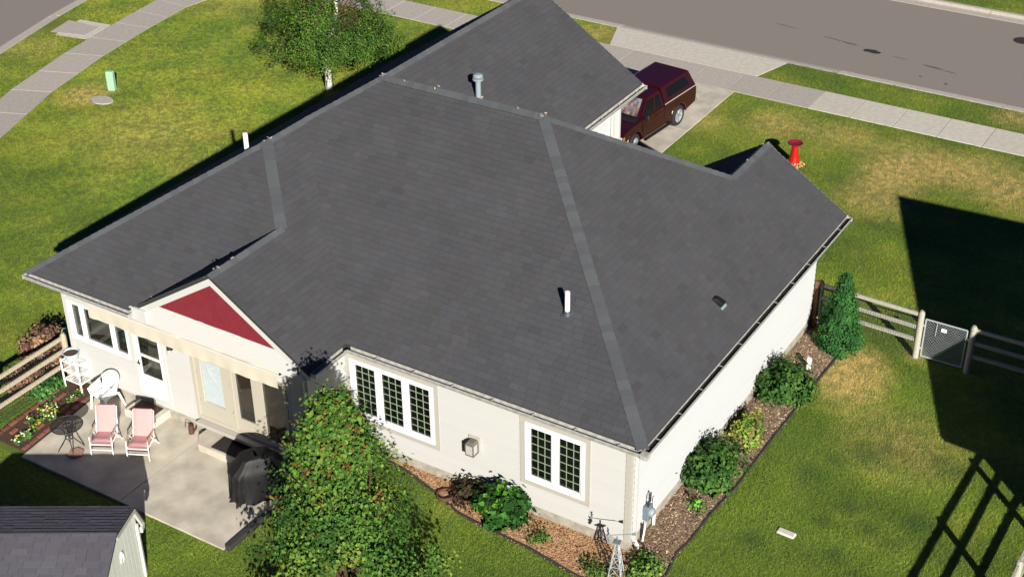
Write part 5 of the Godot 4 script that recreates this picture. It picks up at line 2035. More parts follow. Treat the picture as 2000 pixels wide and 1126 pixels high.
	b.tube([Vector3(0.06, 0.05, 0.0), Vector3(0.13, 0.14, -0.02), Vector3(0.17, 0.24, -0.03)], [0.016, 0.012, 0.018], 7)
	put("spout", b, mats.rust, wc, false)
	b = MB.new()
	var hp := []
	for i in 11:
		var a := lerpf(0.2, PI + 0.6, i / 10.0)
		hp.append(Vector3(-0.08 + cos(a) * 0.11, 0.16 + sin(a) * 0.12, 0))
	b.tube(hp, [0.007], 6)
	put("handle", b, mats.rust, wc, false)
	# step at the storm door
	var s1 := thing("door_step", "low pale concrete step under the white storm door", "step", Vector3(-12.75, 0.06, 1.2))
	b = MB.new()
	b.soft(Vector3(-13.25, 0.05, 0.95), Vector3(-12.25, 0.26, 1.52), 0.02)
	put("tread", b, mats.concrete_pale, s1)
	b = MB.new()
	b.soft(Vector3(-13.13, 0.257, 1.0), Vector3(-12.42, 0.275, 1.46), 0.006)
	tag(put("doormat", b, mats.mat_brown, self), "brown doormat on the storm door step", "doormat")
	var s2 := thing("patio_step", "grey precast step with clipped corners below the patio door", "step", Vector3(-9.9, 0.06, 1.0))
	b = MB.new()
	b.prism(PackedVector2Array([Vector2(-10.98, 0.98), Vector2(-8.75, 0.98), Vector2(-8.75, 1.35), Vector2(-8.98, 1.62), Vector2(-10.76, 1.62), Vector2(-10.98, 1.35)]), Transform3D(Basis(Vector3.RIGHT, Vector3.BACK, Vector3.DOWN), Vector3.ZERO), -0.25, -0.05)
	put("tread", b, mats.concrete, s2)
	b = MB.new()
	b.soft(Vector3(-10.42, 0.252, 1.04), Vector3(-9.42, 0.268, 1.56), 0.006)
	tag(put("doormat", b, mats.mat_dark, self), "black doormat on the precast step below the patio door", "doormat")
	# covered grill
	rng.seed = 81
	var gr := thing("covered_grill", "barbecue grill under a wrinkled black cover on the patio", "grill", Vector3(-8.45, 0.06, 2.15), 0.95)
	var rows := []
	var levels := [[0.10, 1.04, 0.09], [0.2, 1.02, 0.08], [0.35, 0.98, 0.065], [0.55, 0.98, 0.05], [0.75, 1.0, 0.035], [0.86, 0.98, 0.015], [0.93, 0.86, 0.012], [1.06, 0.66, 0.010], [1.16, 0.56, 0.008], [1.20, 0.40, 0.004], [1.215, 0.05, 0.0]]
	for lv in levels:
		var ringp := []
		for i in 64:
			var a := TAU * i / 64.0
			var ex := pow(absf(cos(a)), 0.5) * signf(cos(a))
			var ez := pow(absf(sin(a)), 0.5) * signf(sin(a))
			var fold: float = 1.0 + lv[2] * (sin(a * 11.0 + lv[0] * 3.0) + 0.7 * sin(a * 19.0 + lv[0] * 6.0) + 0.5 * sin(a * 31.0))
			var y: float = lv[0] + lv[2] * 0.6 * sin(a * 7.0)
			ringp.append(Vector3(ex * 0.62 * lv[1] * fold, y, ez * 0.34 * (lerpf(lv[1], 1.0, 0.35)) * fold))
		rows.append(ringp)
	b = MB.new()
	b.strip(rows, true)
	put("grill_cover", b, mats.dark_cloth, gr, false)
	for s in [-1.0, 1.0]:
		b = MB.new()
		b.lathe(Transform3D(Basis(Vector3.FORWARD, PI / 2), Vector3(0.52, 0.09, s * 0.22)), [Vector2(0.0, -0.03), Vector2(0.08, -0.03), Vector2(0.09, 0.0), Vector2(0.08, 0.03), Vector2(0.0, 0.03)], 14)
		put("wheel", b, mats.plastic_black, gr, false)
		b = MB.new()
		b.tube([Vector3(-0.5, 0.0, s * 0.22), Vector3(-0.5, 0.3, s * 0.22)], [0.018], 8)
		put("leg", b, mats.dark_metal, gr, false)
	# green hose
	rng.seed = 82
	var hs := []
	for i in 150:
		var a := i * 0.34
		var r2 := 0.17 + 0.035 * sin(i * 0.21)
		hs.append(Vector3(-8.55 + cos(a) * r2, 0.085 + i * 0.0012 + 0.015 * sin(i * 0.5), 1.10 + sin(a) * r2 * 0.9))
	b = MB.new()
	b.tube(hs, [0.016], 6)
	tag(put("garden_hose", b, mats.hose_green, self), "bright green garden hose coiled behind the covered grill", "hose")
	# tan hose ring in the bark
	var hr := []
	for i in 70:
		var a := i * 0.32
		hr.append(Vector3(-4.85 + cos(a) * (0.19 + 0.01 * sin(i * 0.7)), 0.05 + 0.0013 * i, 0.02 + sin(a) * 0.19))
	b = MB.new()
	b.tube(hr, [0.014], 6)
	tag(put("hose_coil", b, mats.rust, self), "brown soaker hose coiled on the orange bark chips", "hose")
	# timber edging at the patio corner
	b = MB.new()
	b.soft(Vector3(-7.96, -0.02, 2.5), Vector3(-7.82, 0.13, 3.9), 0.012)
	tag(put("timber_edging", b, mats.black_edging, self), "dark timber board edging the patio beside the maple", "edging")
	# brick edged flower bed
	b = MB.new()
	b.hexa([Vector3(-15.5, -0.05, 0.98), Vector3(-14.52, -0.05, 0.98), Vector3(-14.25, -0.05, 3.75), Vector3(-15.35, -0.05, 3.75), Vector3(-15.5, 0.05, 0.98), Vector3(-14.52, 0.05, 0.98), Vector3(-14.25, 0.05, 3.75), Vector3(-15.35, 0.05, 3.75)])
	var bed := structure("flower_bed", b, mats.soil)
	rng.seed = 83
	for line in [[Vector2(-15.48, 1.55), Vector2(-15.32, 3.75)], [Vector2(-14.60, 1.05), Vector2(-14.36, 3.75)], [Vector2(-14.86, 1.05), Vector2(-14.63, 3.75)], [Vector2(-15.22, 1.35), Vector2(-15.08, 3.7)]]:
		var n := int(line[0].distance_to(line[1]) / 0.235)
		for i in n:
			if line[0].x < -14.7 and line[0].x > -15.3 and rng.randf() < 0.45:
				continue
			var p: Vector2 = line[0].lerp(line[1], (i + 0.5) / n)
			b = MB.new()
			b.col = [lin(150, 92, 74), lin(166, 106, 88), lin(138, 82, 68), lin(158, 100, 92)][rng.randi() % 4]
			b.soft(Vector3(-0.05, -0.03, -0.108), Vector3(0.05, 0.035, 0.108), 0.008, Transform3D(Basis(Vector3.UP, rng.randf_range(0.02, 0.14)), Vector3(p.x, 0.05 + rng.randf() * 0.012, p.y)))
			put("brick", b, mats.brick, bed)
	# pansies
	var spots := []
	for i in 17:
		var f := rng.randf()
		spots.append(Vector3(lerpf(-15.15, -14.72, rng.randf()) + f * 0.15, 0.06, 1.35 + f * 2.3))
	for i in spots.size():
		var yellow := i % 3 == 0
		var p := thing("pansy", ["clump of white flowered pansies in the brick edged bed", "clump of yellow flowered pansies in the brick edged bed"][1 if yellow else 0], "flower", spots[i], 0.0, "white pansies in the flower bed" if not yellow else "yellow pansies in the flower bed")
		foliage(p, "leaves", ball(spots[i] + Vector3(0, 0.05, 0), Vector3(0.10, 0.05, 0.10), 6, 0.07), 12, 0.055, [lin(62, 98, 44), lin(80, 116, 52)], 0.8)
		b = MB.new()
		for q in 6:
			var c := Vector3(rng.randf_range(-0.11, 0.11), rng.randf_range(0.09, 0.15), rng.randf_range(-0.11, 0.11))
			b.col = lin(206, 184, 66) if yellow or rng.randf() < 0.2 else lin(240, 234, 206)
			var tl := Vector3(rng.randf_range(-0.3, 0.5), 1, rng.randf_range(0.0, 0.6)).normalized()
			var u := tl.cross(Vector3.RIGHT).normalized() * 0.022
			var w := u.cross(tl).normalized() * 0.022
			for e in 5:
				var a0 := TAU * e / 5.0
				var a1 := TAU * (e + 0.8) / 5.0
				b.ftri(c, c + u * cos(a0) + w * sin(a0), c + u * cos(a1) + w * sin(a1), tl)
		put("petals", b, mats.leaf, p, false)
	# ornamental stake by the sunroom corner
	var og := thing("garden_stake", "black garden stake topped with a green glass ball left of the sunroom", "ornament", Vector3(-16.1, 0, 0.55))
	b = MB.new()
	b.tube([Vector3(0, 0, 0), Vector3(0, 0.95, 0)], [0.014], 8)
	b.tube([Vector3(-0.12, 0.0, 0.03), Vector3(-0.04, 0.55, 0.01), Vector3(-0.06, 0.9, 0.0)], [0.016], 6)
	b.tube([Vector3(0.10, 0.0, -0.03), Vector3(0.03, 0.6, 0.0), Vector3(0.06, 0.9, 0.0)], [0.016], 6)
	put("stake", b, mats.dark_metal, og, false)
	b = MB.new()
	b.lathe(Transform3D(Basis.IDENTITY, Vector3(0, 1.02, 0)), [Vector2(0.0, -0.09), Vector2(0.05, -0.075), Vector2(0.085, -0.03), Vector2(0.085, 0.03), Vector2(0.05, 0.075), Vector2(0.0, 0.09)], 14)
	put("glass_ball", b, mats.pedestal_green, og, false)


# ------------------------------------------------------------------ yard things
func make_yard_things() -> void:
	# ornamental windmill
	var wm := thing("ornamental_windmill", "white lattice garden windmill at the near house corner", "windmill", Vector3(-0.34, 0.02, 0.34), 0.25)
	var b := MB.new()
	for s in [[-1, -1], [1, -1], [1, 1], [-1, 1]]:
		b = MB.new()
		b.bar(Vector3(s[0] * 0.15, 0, s[1] * 0.15), Vector3(s[0] * 0.025, 0.98, s[1] * 0.025), 0.02, 0.02)
		put("leg", b, mats.chain, wm, false)
	b = MB.new()
	for k in 4:
		var y := 0.12 + k * 0.24
		var w0 := 0.15 - 0.125 * y / 0.98
		var w1 := 0.15 - 0.125 * (y + 0.24) / 0.98
		for e in [[-1, -1, 1, -1], [1, -1, 1, 1], [1, 1, -1, 1], [-1, 1, -1, -1]]:
			b.bar(Vector3(e[0] * w0, y, e[1] * w0), Vector3(e[2] * w0, y, e[3] * w0), 0.012, 0.012)
			if k < 3:
				b.bar(Vector3(e[0] * w0, y, e[1] * w0), Vector3(e[2] * w1, y + 0.24, e[3] * w1), 0.009, 0.009)
				b.bar(Vector3(e[2] * w0, y, e[3] * w0), Vector3(e[0] * w1, y + 0.24, e[1] * w1), 0.009, 0.009)
	put("bracing", b, mats.chain, wm, false)
	b = MB.new()
	b.soft(Vector3(-0.08, 0.96, -0.07), Vector3(0.08, 0.99, 0.07), 0.006)
	b.tube([Vector3(0, 0.99, 0), Vector3(0, 1.12, 0)], [0.014], 6)
	put("platform", b, mats.meter_grey, wm, false)
	b = MB.new()
	b.tube([Vector3(-0.16, 1.12, 0.0), Vector3(0.34, 1.16, -0.14)], [0.009], 6)
	b.hexa([Vector3(0.29, 1.125, -0.127), Vector3(0.36, 1.11, -0.149), Vector3(0.36, 1.11, -0.145), Vector3(0.29, 1.125, -0.123), Vector3(0.29, 1.185, -0.127), Vector3(0.36, 1.21, -0.149), Vector3(0.36, 1.21, -0.145), Vector3(0.29, 1.185, -0.123)])
	put("tail_vane", b, mats.meter_grey, wm, false)
	var hub := Vector3(-0.17, 1.12, 0.01)
	var ax := Vector3(-1, 0, 0.35).normalized()
	var u := Vector3.UP
	var w := ax.cross(u).normalized()
	for k in 10:
		var a := TAU * k / 10.0
		var d := u * cos(a) + w * sin(a)
		var e := u * cos(a + 0.42) + w * sin(a + 0.42)
		b = MB.new()
		b.hexa([hub + d * 0.035, hub + e * 0.035, hub + e * 0.035 + ax * 0.004, hub + d * 0.035 + ax * 0.004, hub + d * 0.17, hub + e * 0.17 + ax * 0.03, hub + e * 0.17 + ax * 0.034, hub + d * 0.17 + ax * 0.004])
		put("vane_blade", b, mats.galvanised, wm, false)
	# red bird bath
	var bb := thing("bird_bath", "glossy red pedestal bird bath on the front lawn", "bird bath", Vector3(-4.53, 0, -19.47))
	bb.scale = Vector3(0.84, 0.92, 0.84)
	b = MB.new()
	b.lathe(Transform3D.IDENTITY, [Vector2(0.0, 0.0), Vector2(0.26, 0.0), Vector2(0.25, 0.06), Vector2(0.17, 0.35), Vector2(0.11, 0.72), Vector2(0.12, 0.78)], 24)
	put("pedestal", b, mats.red_paint, bb, false)
	b = MB.new()
	b.lathe(Transform3D.IDENTITY, [Vector2(0.10, 0.77), Vector2(0.27, 0.83), Vector2(0.29, 0.87), Vector2(0.26, 0.87), Vector2(0.15, 0.82), Vector2(0.0, 0.81)], 24)
	put("bowl", b, mats.red_dark, bb, false)
	rng.seed = 91
	foliage(bb, "dry_grass", ball(Vector3(-4.53, 0.06, -19.47), Vector3(0.34, 0.08, 0.34), 12, 0.1), 16, 0.10, [lin(168, 140, 96), lin(190, 166, 120)], 0.9, 0.0)
	# green pedestal box
	var pd := thing("utility_pedestal", "pale green utility pedestal standing on the left lawn", "utility box", Vector3(-27.85, 0, -12.69), 0.35)
	b = MB.new()
	b.soft(Vector3(-0.14, 0, -0.11), Vector3(0.14, 0.66, 0.11), 0.03)
	put("body", b, mats.pedestal_green, pd, false)
	b = MB.new()
	b.soft(Vector3(-0.15, 0.60, -0.12), Vector3(0.15, 0.74, 0.12), 0.05)
	put("hood", b, mats.pedestal_green, pd, false)
	# valve lids, manhole, pale stone
	b = MB.new()
	b.lathe(Transform3D(Basis.IDENTITY.scaled(Vector3(1.2, 1, 0.8)), Vector3(-27.53, 0, -11.85)), [Vector2(0.40, -0.02), Vector2(0.39, 0.03), Vector2(0.36, 0.035), Vector2(0.0, 0.035)], 20)
	tag(put("valve_lid", b, mats.concrete_walk, self), "flat grey oval utility lid in the left lawn", "utility lid")
	b = MB.new()
	b.lathe(Transform3D(Basis.IDENTITY, Vector3(-1.14, -0.12, -34.0)), [Vector2(0.36, 0.0), Vector2(0.35, 0.006), Vector2(0.0, 0.006)], 24)
	tag(put("manhole_cover", b, mats.iron, self), "round dark iron manhole cover in the street", "manhole cover")
	b = MB.new()
	b.soft(Vector3(-0.21, -0.02, -0.1), Vector3(0.21, 0.05, 0.1), 0.03, Transform3D(Basis(Vector3.UP, -0.05), Vector3(2.17, 0, -2.8)))
	tag(put("stepping_stone", b, mats.pale_stone, self), "pale oblong stone set alone in the right lawn", "stone")


# ------------------------------------------------------------------ pickup
func slab(b: MB, lo: Array, hi: Array) -> void:
	# lo / hi: [half width, y, z0, z1]
	b.hexa([Vector3(-lo[0], lo[1], lo[2]), Vector3(lo[0], lo[1], lo[2]), Vector3(lo[0], lo[1], lo[3]), Vector3(-lo[0], lo[1], lo[3]),
		Vector3(-hi[0], hi[1], hi[2]), Vector3(hi[0], hi[1], hi[2]), Vector3(hi[0], hi[1], hi[3]), Vector3(-hi[0], hi[1], hi[3])])


func make_truck() -> void:
	var t := thing("pickup_truck", "dark maroon pickup truck with a matching bed cap on the driveway", "pickup truck", Vector3(-10.02, 0.026, -18.98), -0.085)
	var arc := func(cz: float, cy: float, r: float, from: float, to: float) -> Array:
		var out := []
		for i in 9:
			var a := lerpf(from, to, i / 8.0)
			out.append(Vector2(cz + cos(a) * r, cy + sin(a) * r))
		return out
	# side profile in (z, y)
	var side := PackedVector2Array([Vector2(-2.42, 0.52), Vector2(-2.45, 0.80), Vector2(-2.42, 1.08), Vector2(-0.42, 1.08), Vector2(1.02, 1.06), Vector2(1.7, 1.01), Vector2(2.1, 0.93), Vector2(2.2, 0.80), Vector2(2.2, 0.46), Vector2(1.88, 0.42)])
	for q in arc.call(1.42, 0.36, 0.44, 0.12, PI - 0.05):
		side.append(q)
	side.append(Vector2(0.94, 0.38))
	side.append(Vector2(-0.88, 0.38))
	for q in arc.call(-1.33, 0.36, 0.44, 0.05, PI - 0.1):
		side.append(q)
	var b := MB.new()
	b.prism(side, Transform3D(Basis(Vector3(0, 0, 1), Vector3.UP, Vector3(1, 0, 0)), Vector3.ZERO), -0.90, 0.90)
	for s in [-1.0, 1.0]:   # flared lower doors and fender lips
		b.hexa([Vector3(s * 0.90, 0.40, -0.86), Vector3(s * 0.90, 0.40, 0.92), Vector3(s * 0.925, 0.44, 0.92), Vector3(s * 0.925, 0.44, -0.86), Vector3(s * 0.90, 1.0, -0.86), Vector3(s * 0.90, 1.0, 0.92), Vector3(s * 0.915, 0.9, 0.92), Vector3(s * 0.915, 0.9, -0.86)])
		for cz in [1.42, -1.33]:
			for i in 10:
				var a0 := lerpf(0.1, PI - 0.1, i / 10.0)
				var a1 := lerpf(0.1, PI - 0.1, (i + 1) / 10.0)
				b.hexa([Vector3(s * 0.90, 0.36 + sin(a0) * 0.44, cz + cos(a0) * 0.44), Vector3(s * 0.90, 0.36 + sin(a1) * 0.44, cz + cos(a1) * 0.44), Vector3(s * 0.93, 0.36 + sin(a1) * 0.45, cz + cos(a1) * 0.45), Vector3(s * 0.93, 0.36 + sin(a0) * 0.45, cz + cos(a0) * 0.45),
					Vector3(s * 0.90, 0.36 + sin(a0) * 0.52, cz + cos(a0) * 0.52), Vector3(s * 0.90, 0.36 + sin(a1) * 0.52, cz + cos(a1) * 0.52), Vector3(s * 0.915, 0.36 + sin(a1) * 0.51, cz + cos(a1) * 0.51), Vector3(s * 0.915, 0.36 + sin(a0) * 0.51, cz + cos(a0) * 0.51)])
	put("body", b, mats.maroon, t, false)
	# cab greenhouse
	b = MB.new()
	slab(b, [0.87, 1.05, -0.40, 1.02], [0.68, 1.56, -0.36, 0.42])
	slab(b, [0.68, 1.56, -0.36, 0.42], [0.60, 1.61, -0.34, 0.34])
	put("cab", b, mats.maroon, t, false)
	b = MB.new()
	slab(b, [0.78, 1.055, 1.0, 1.3], [0.7, 1.075, 0.98, 1.28])
	put("cowl", b, mats.plastic_black, t, false)
	# panes laid into the cab
	var P := func(fx: float, fy: float, s: float) -> Vector3:   # point on the cab side
		var y := lerpf(1.05, 1.56, fy)
		return Vector3(s * (lerpf(0.87, 0.68, fy) + 0.006), y, lerpf(lerpf(-0.40, 1.02, fx), lerpf(-0.36, 0.42, fx), fy))
	for s in [-1.0, 1.0]:
		for e in [[0.45, 0.93, "door_window"], [0.08, 0.36, "rear_window"]]:
			b = MB.new()
			var q := [P.call(e[0], 0.10, s), P.call(e[1], 0.10, s), P.call(e[1] - 0.03, 0.88, s), P.call(e[0], 0.88, s)]
			var o := Vector3(s * 0.006, 0.002, 0)
			b.hexa([q[0], q[1], q[2], q[3], q[0] + o, q[1] + o, q[2] + o, q[3] + o])
			put(e[2], b, mats.tinted, t, false)
	# windscreen with a folding sunshade behind it
	var WS := func(fx: float, fy: float, off: float) -> Vector3:
		return Vector3(lerpf(0.80, 0.63, fy) * fx, lerpf(1.08, 1.54, fy) + off * 0.76, lerpf(1.02, 0.42, fy) - 0.03 + off)
	rng.seed = 93
	b = MB.new()
	for i in 14:
		for j in 6:
			var x0 := -0.86 + i * 1.72 / 14.0
			var y0 := 0.06 + j * 0.86 / 6.0
			b.col = [lin(176, 132, 128), lin(150, 146, 156), lin(196, 160, 152), lin(206, 204, 208), lin(138, 104, 104)][rng.randi() % 5]
			b.quad(WS.call(x0, y0, 0.034), WS.call(x0 + 1.72 / 14.0, y0, 0.034), WS.call(x0 + 1.72 / 14.0, y0 + 0.86 / 6.0, 0.034), WS.call(x0, y0 + 0.86 / 6.0, 0.034), Vector3(0, 0.7, 0.7))
	put("sunshade", b, mats.sunshade, t, false)
	b = MB.new()
	b.quad(WS.call(-0.96, 0.0, 0.045), WS.call(0.96, 0.0, 0.045), WS.call(0.96, 1.0, 0.045), WS.call(-0.96, 1.0, 0.045), Vector3(0, 0.7, 0.7))
	put("windscreen", b, mats.pane, t, false)
	# cap
	b = MB.new()
	slab(b, [0.89, 1.085, -2.42, -0.43], [0.66, 1.62, -2.24, -0.46])
	slab(b, [0.66, 1.62, -2.24, -0.46], [0.56, 1.67, -2.16, -0.52])
	put("bed_cap", b, mats.maroon, t, false)
	for s in [-1.0, 1.0]:
		b = MB.new()
		var Q := func(fx: float, fy: float) -> Vector3:
			return Vector3(s * (lerpf(0.89, 0.66, fy) + 0.005), lerpf(1.085, 1.62, fy), lerpf(lerpf(-2.42, -0.43, fx), lerpf(-2.24, -0.46, fx), fy))
		var q := [Q.call(0.16, 0.28), Q.call(0.86, 0.28), Q.call(0.84, 0.80), Q.call(0.18, 0.80)]
		var o := Vector3(s * 0.008, 0.003, 0)
		b.hexa([q[0], q[1], q[2], q[3], q[0] + o, q[1] + o, q[2] + o, q[3] + o])
		put("cap_window", b, mats.tinted, t, false)
		b = MB.new()
		b.bar(Vector3(s * 0.895, 1.10, -2.42), Vector3(s * 0.895, 1.10, -0.43), 0.02, 0.022)
		put("trim_strip", b, mats.trim, t, false)
	# wheels
	for s in [-1.0, 1.0]:
		for cz in [1.42, -1.33]:
			var f := Transform3D(Basis(Vector3(0, 0, 1), s * -PI / 2), Vector3(s * 0.80, 0.365, cz))
			if cz > 0.0:
				f.basis = f.basis.rotated(Vector3.UP, 0.12)
			b = MB.new()
			b.lathe(f, [Vector2(0.20, -0.11), Vector2(0.33, -0.12), Vector2(0.365, -0.08), Vector2(0.365, 0.08), Vector2(0.335, 0.12), Vector2(0.235, 0.125), Vector2(0.225, 0.10)], 26)
			var wh := put("wheel", b, mats.tyre, t, false)
			b = MB.new()
			b.lathe(f, [Vector2(0.235, 0.118), Vector2(0.215, 0.12), Vector2(0.20, 0.07), Vector2(0.0, 0.06)], 24)
			put("rim", b, mats.galvanised, wh, false)
			b = MB.new()
			for k in 5:
				var a := TAU * k / 5.0
				var d := Vector3(cos(a), 0, sin(a))
				b.hexa([f * (d.rotated(Vector3.UP, 0.7) * 0.05 + Vector3(0, 0.065, 0)), f * (d.rotated(Vector3.UP, -0.7) * 0.05 + Vector3(0, 0.065, 0)), f * (d.rotated(Vector3.UP, -0.18) * 0.21 + Vector3(0, 0.08, 0)), f * (d.rotated(Vector3.UP, 0.18) * 0.21 + Vector3(0, 0.08, 0)),
					f * (d.rotated(Vector3.UP, 0.7) * 0.05 + Vector3(0, 0.115, 0)), f * (d.rotated(Vector3.UP, -0.7) * 0.05 + Vector3(0, 0.115, 0)), f * (d.rotated(Vector3.UP, -0.15) * 0.205 + Vector3(0, 0.112, 0)), f * (d.rotated(Vector3.UP, 0.15) * 0.205 + Vector3(0, 0.112, 0))])
			put("spokes", b, mats.alloy, wh, false)
		b = MB.new()
		b.soft(Vector3(s * 0.88, 0.30, -0.82), Vector3(s * 1.0, 0.37, 0.86), 0.02)
		put("step_bar", b, mats.plastic_black, t, false)
		b = MB.new()
		b.soft(Vector3(s * 0.90, 1.02, 0.78), Vector3(s * 1.08, 1.2, 0.90), 0.03)
		put("wing_mirror", b, mats.plastic_black, t, false)
		b = MB.new()
		b.soft(Vector3(s * 0.915, 0.90, 0.02), Vector3(s * 0.935, 0.94, 0.16), 0.006)
		put("door_handle", b, mats.plastic_black, t, false)
		b = MB.new()
		b.soft(Vector3(s * 0.58, 0.72, 2.12), Vector3(s * 0.89, 0.88, 2.215), 0.02)
		put("headlight", b, mats.lamp_glass, t, false)
		b = MB.new()
		b.soft(Vector3(s * 0.86, 0.74, 2.0), Vector3(s * 0.912, 0.86, 2.14), 0.012)
		put("turn_signal", b, mats.wicker, t, false)
		b = MB.new()
		b.soft(Vector3(s * 0.78, 0.72, -2.465), Vector3(s * 0.895, 1.0, -2.42), 0.01)
		put("tail_light", b, mats.red_dark, t, false)
		b = MB.new()
		b.box(Vector3(s * 0.902, 0.45, -0.405), Vector3(s * 0.928, 1.05, -0.397))
		b.box(Vector3(s * 0.902, 0.45, 0.935), Vector3(s * 0.928, 1.02, 0.943))
		put("door_gap", b, mats.plastic_black, t, false)
	b = MB.new()
	b.soft(Vector3(-0.92, 0.44, 2.16), Vector3(0.92, 0.62, 2.30), 0.03)
	put("front_bumper", b, mats.alloy, t, false)
	b = MB.new()
	b.soft(Vector3(-0.55, 0.68, 2.17), Vector3(0.55, 0.90, 2.21), 0.02)
	put("grille", b, mats.plastic_black, t, false)
	b = MB.new()
	b.soft(Vector3(-0.9, 0.46, -2.56), Vector3(0.9, 0.60, -2.42), 0.03)
	put("rear_bumper", b, mats.alloy, t, false)
	b = MB.new()
	b.box(Vector3(-0.7, 0.28, -2.2), Vector3(0.7, 0.5, 2.0))
	put("chassis", b, mats.plastic_black, t, false)


# ------------------------------------------------------------------ shed and neighbour
func make_shed() -> void:
	var ux := Vector3(-0.854, 0, 0.52).normalized()      # along the ridge, away from the visible gable
	var vz := Vector3(0.52, 0, 0.854).normalized()       # towards the near slope
	var R := Vector3(-8.04, 2.40, 6.54)
	var t := thing("garden_shed", "small gambrel roofed garden shed with pale green walls below the patio", "shed", Vector3(R.x, 0, R.z))
	var fr := Transform3D(Basis(vz, Vector3.UP, -ux), R)   # x towards the near slope, z out of the gable
	var prof := [Vector2(-1.70, -1.14), Vector2(-1.25, -0.37), Vector2(0.0, 0.0), Vector2(1.25, -0.37), Vector2(1.70, -1.14)]
	var wallp := PackedVector2Array([Vector2(-1.45, -2.42), Vector2(-1.45, -0.86), Vector2(-1.2, -0.43), Vector2(0.0, -0.07), Vector2(1.2, -0.43), Vector2(1.45, -0.86), Vector2(1.45, -2.42)])
	var b := MB.new()
	b.prism(wallp, fr, -3.0, -0.12)
	var wl := put("wall", b, mats.shed_wall, t)
	# vertical grooved boards on the gable
	for k in 13:
		var x := -1.45 + k * 0.2235
		var y1a := gambrel(x) - 0.07
		var y1b := gambrel(x + 0.219) - 0.07
		b = MB.new()
		b.col = Color.WHITE * rng.randf_range(0.94, 1.02)
		var poly := PackedVector2Array([Vector2(x, -2.4), Vector2(x + 0.219, -2.4), Vector2(x + 0.219, y1b), Vector2(x, y1a)])
		if x < 0.0 and x + 0.219 > 0.0:
			poly = PackedVector2Array([Vector2(x, -2.4), Vector2(x + 0.219, -2.4), Vector2(x + 0.219, y1b), Vector2(0, -0.07), Vector2(x, y1a)])
		b.prism(poly, fr, -0.12, -0.105)
		put("siding_board", b, mats.shed_wall, wl)
	# oval vent
	b = MB.new()
	var ov := fr * Transform3D(Basis(Vector3.RIGHT, PI / 2).scaled(Vector3(1, 1, 1)), Vector3(-0.26, -0.86, -0.10))
	b.lathe(Transform3D(ov.basis * Basis.from_scale(Vector3(0.75, 1, 1.25)), ov.origin), [Vector2(0.12, 0.0), Vector2(0.12, 0.02), Vector2(0.095, 0.025), Vector2(0.09, 0.008), Vector2(0.0, 0.008)], 22)
	put("oval_vent", b, mats.white_plastic, t)
	# trim boards on the gable edge
	b = MB.new()
	for i in 2:
		var p: Vector2 = prof[i]
		var q: Vector2 = prof[i + 1]
		b.bar(fr * Vector3(p.x, p.y - 0.10, -0.04), fr * Vector3(q.x, q.y - 0.10, -0.04), 0.06, 0.12, fr.basis * Vector3(-(q - p).y, (q - p).x, 0))
	put("rake_board", b, mats.white_trim, t)
	b = MB.new()
	b.soft(Vector3(-1.47, -2.42, -0.115), Vector3(-1.38, -1.0, -0.06), 0.01, fr)
	b.soft(Vector3(-1.66, -1.26, -0.06), Vector3(-1.46, -1.12, 0.0), 0.01, fr)
	put("corner_board", b, mats.white_trim, t)
	# roof: four slopes of individual shingles
	var deckb := MB.new()
	deckb.col = lin(60, 58, 58)
	var pls := []
	for i in 4:
		var p: Vector2 = prof[i]
		var q: Vector2 = prof[i + 1]
		deckb.hexa([fr * Vector3(p.x, p.y - 0.05, 0), fr * Vector3(q.x, q.y - 0.05, 0), fr * Vector3(q.x, q.y - 0.05, -3.1), fr * Vector3(p.x, p.y - 0.05, -3.1), fr * Vector3(p.x, p.y, 0), fr * Vector3(q.x, q.y, 0), fr * Vector3(q.x, q.y, -3.1), fr * Vector3(p.x, p.y, -3.1)])
		var lo := p if p.y < q.y else q
		var hi := q if p.y < q.y else p
		var grad := (hi.y - lo.y) / absf(hi.x - lo.x)
		var a := fr * Vector3(lo.x, lo.y, 0)
		var c := fr * Vector3(lo.x, lo.y, -3.1)
		var d := fr * Vector3(hi.x, hi.y, -3.1)
		var e := fr * Vector3(hi.x, hi.y, 0)
		var dirv := (vz if hi.x > lo.x else -vz) * grad
		pls.append(plane([Vector2(a.x, a.z), Vector2(c.x, c.z), Vector2(d.x, d.z), Vector2(e.x, e.z)], dirv.x, dirv.z, a.x, a.z, a.y))
	var roof := put("roof", deckb, mats.dark_metal, t)
	rng.seed = 95
	shingle_roof(pls, roof, lin(112, 109, 119), 0.14, [0.20, 0.26, 0.30, 0.34], mats.shed_shingle, 280)


func gambrel(x: float) -> float:
	var a := absf(x)
	return -0.37 * a / 1.25 if a < 1.25 else -0.37 - (a - 1.25) * 1.7


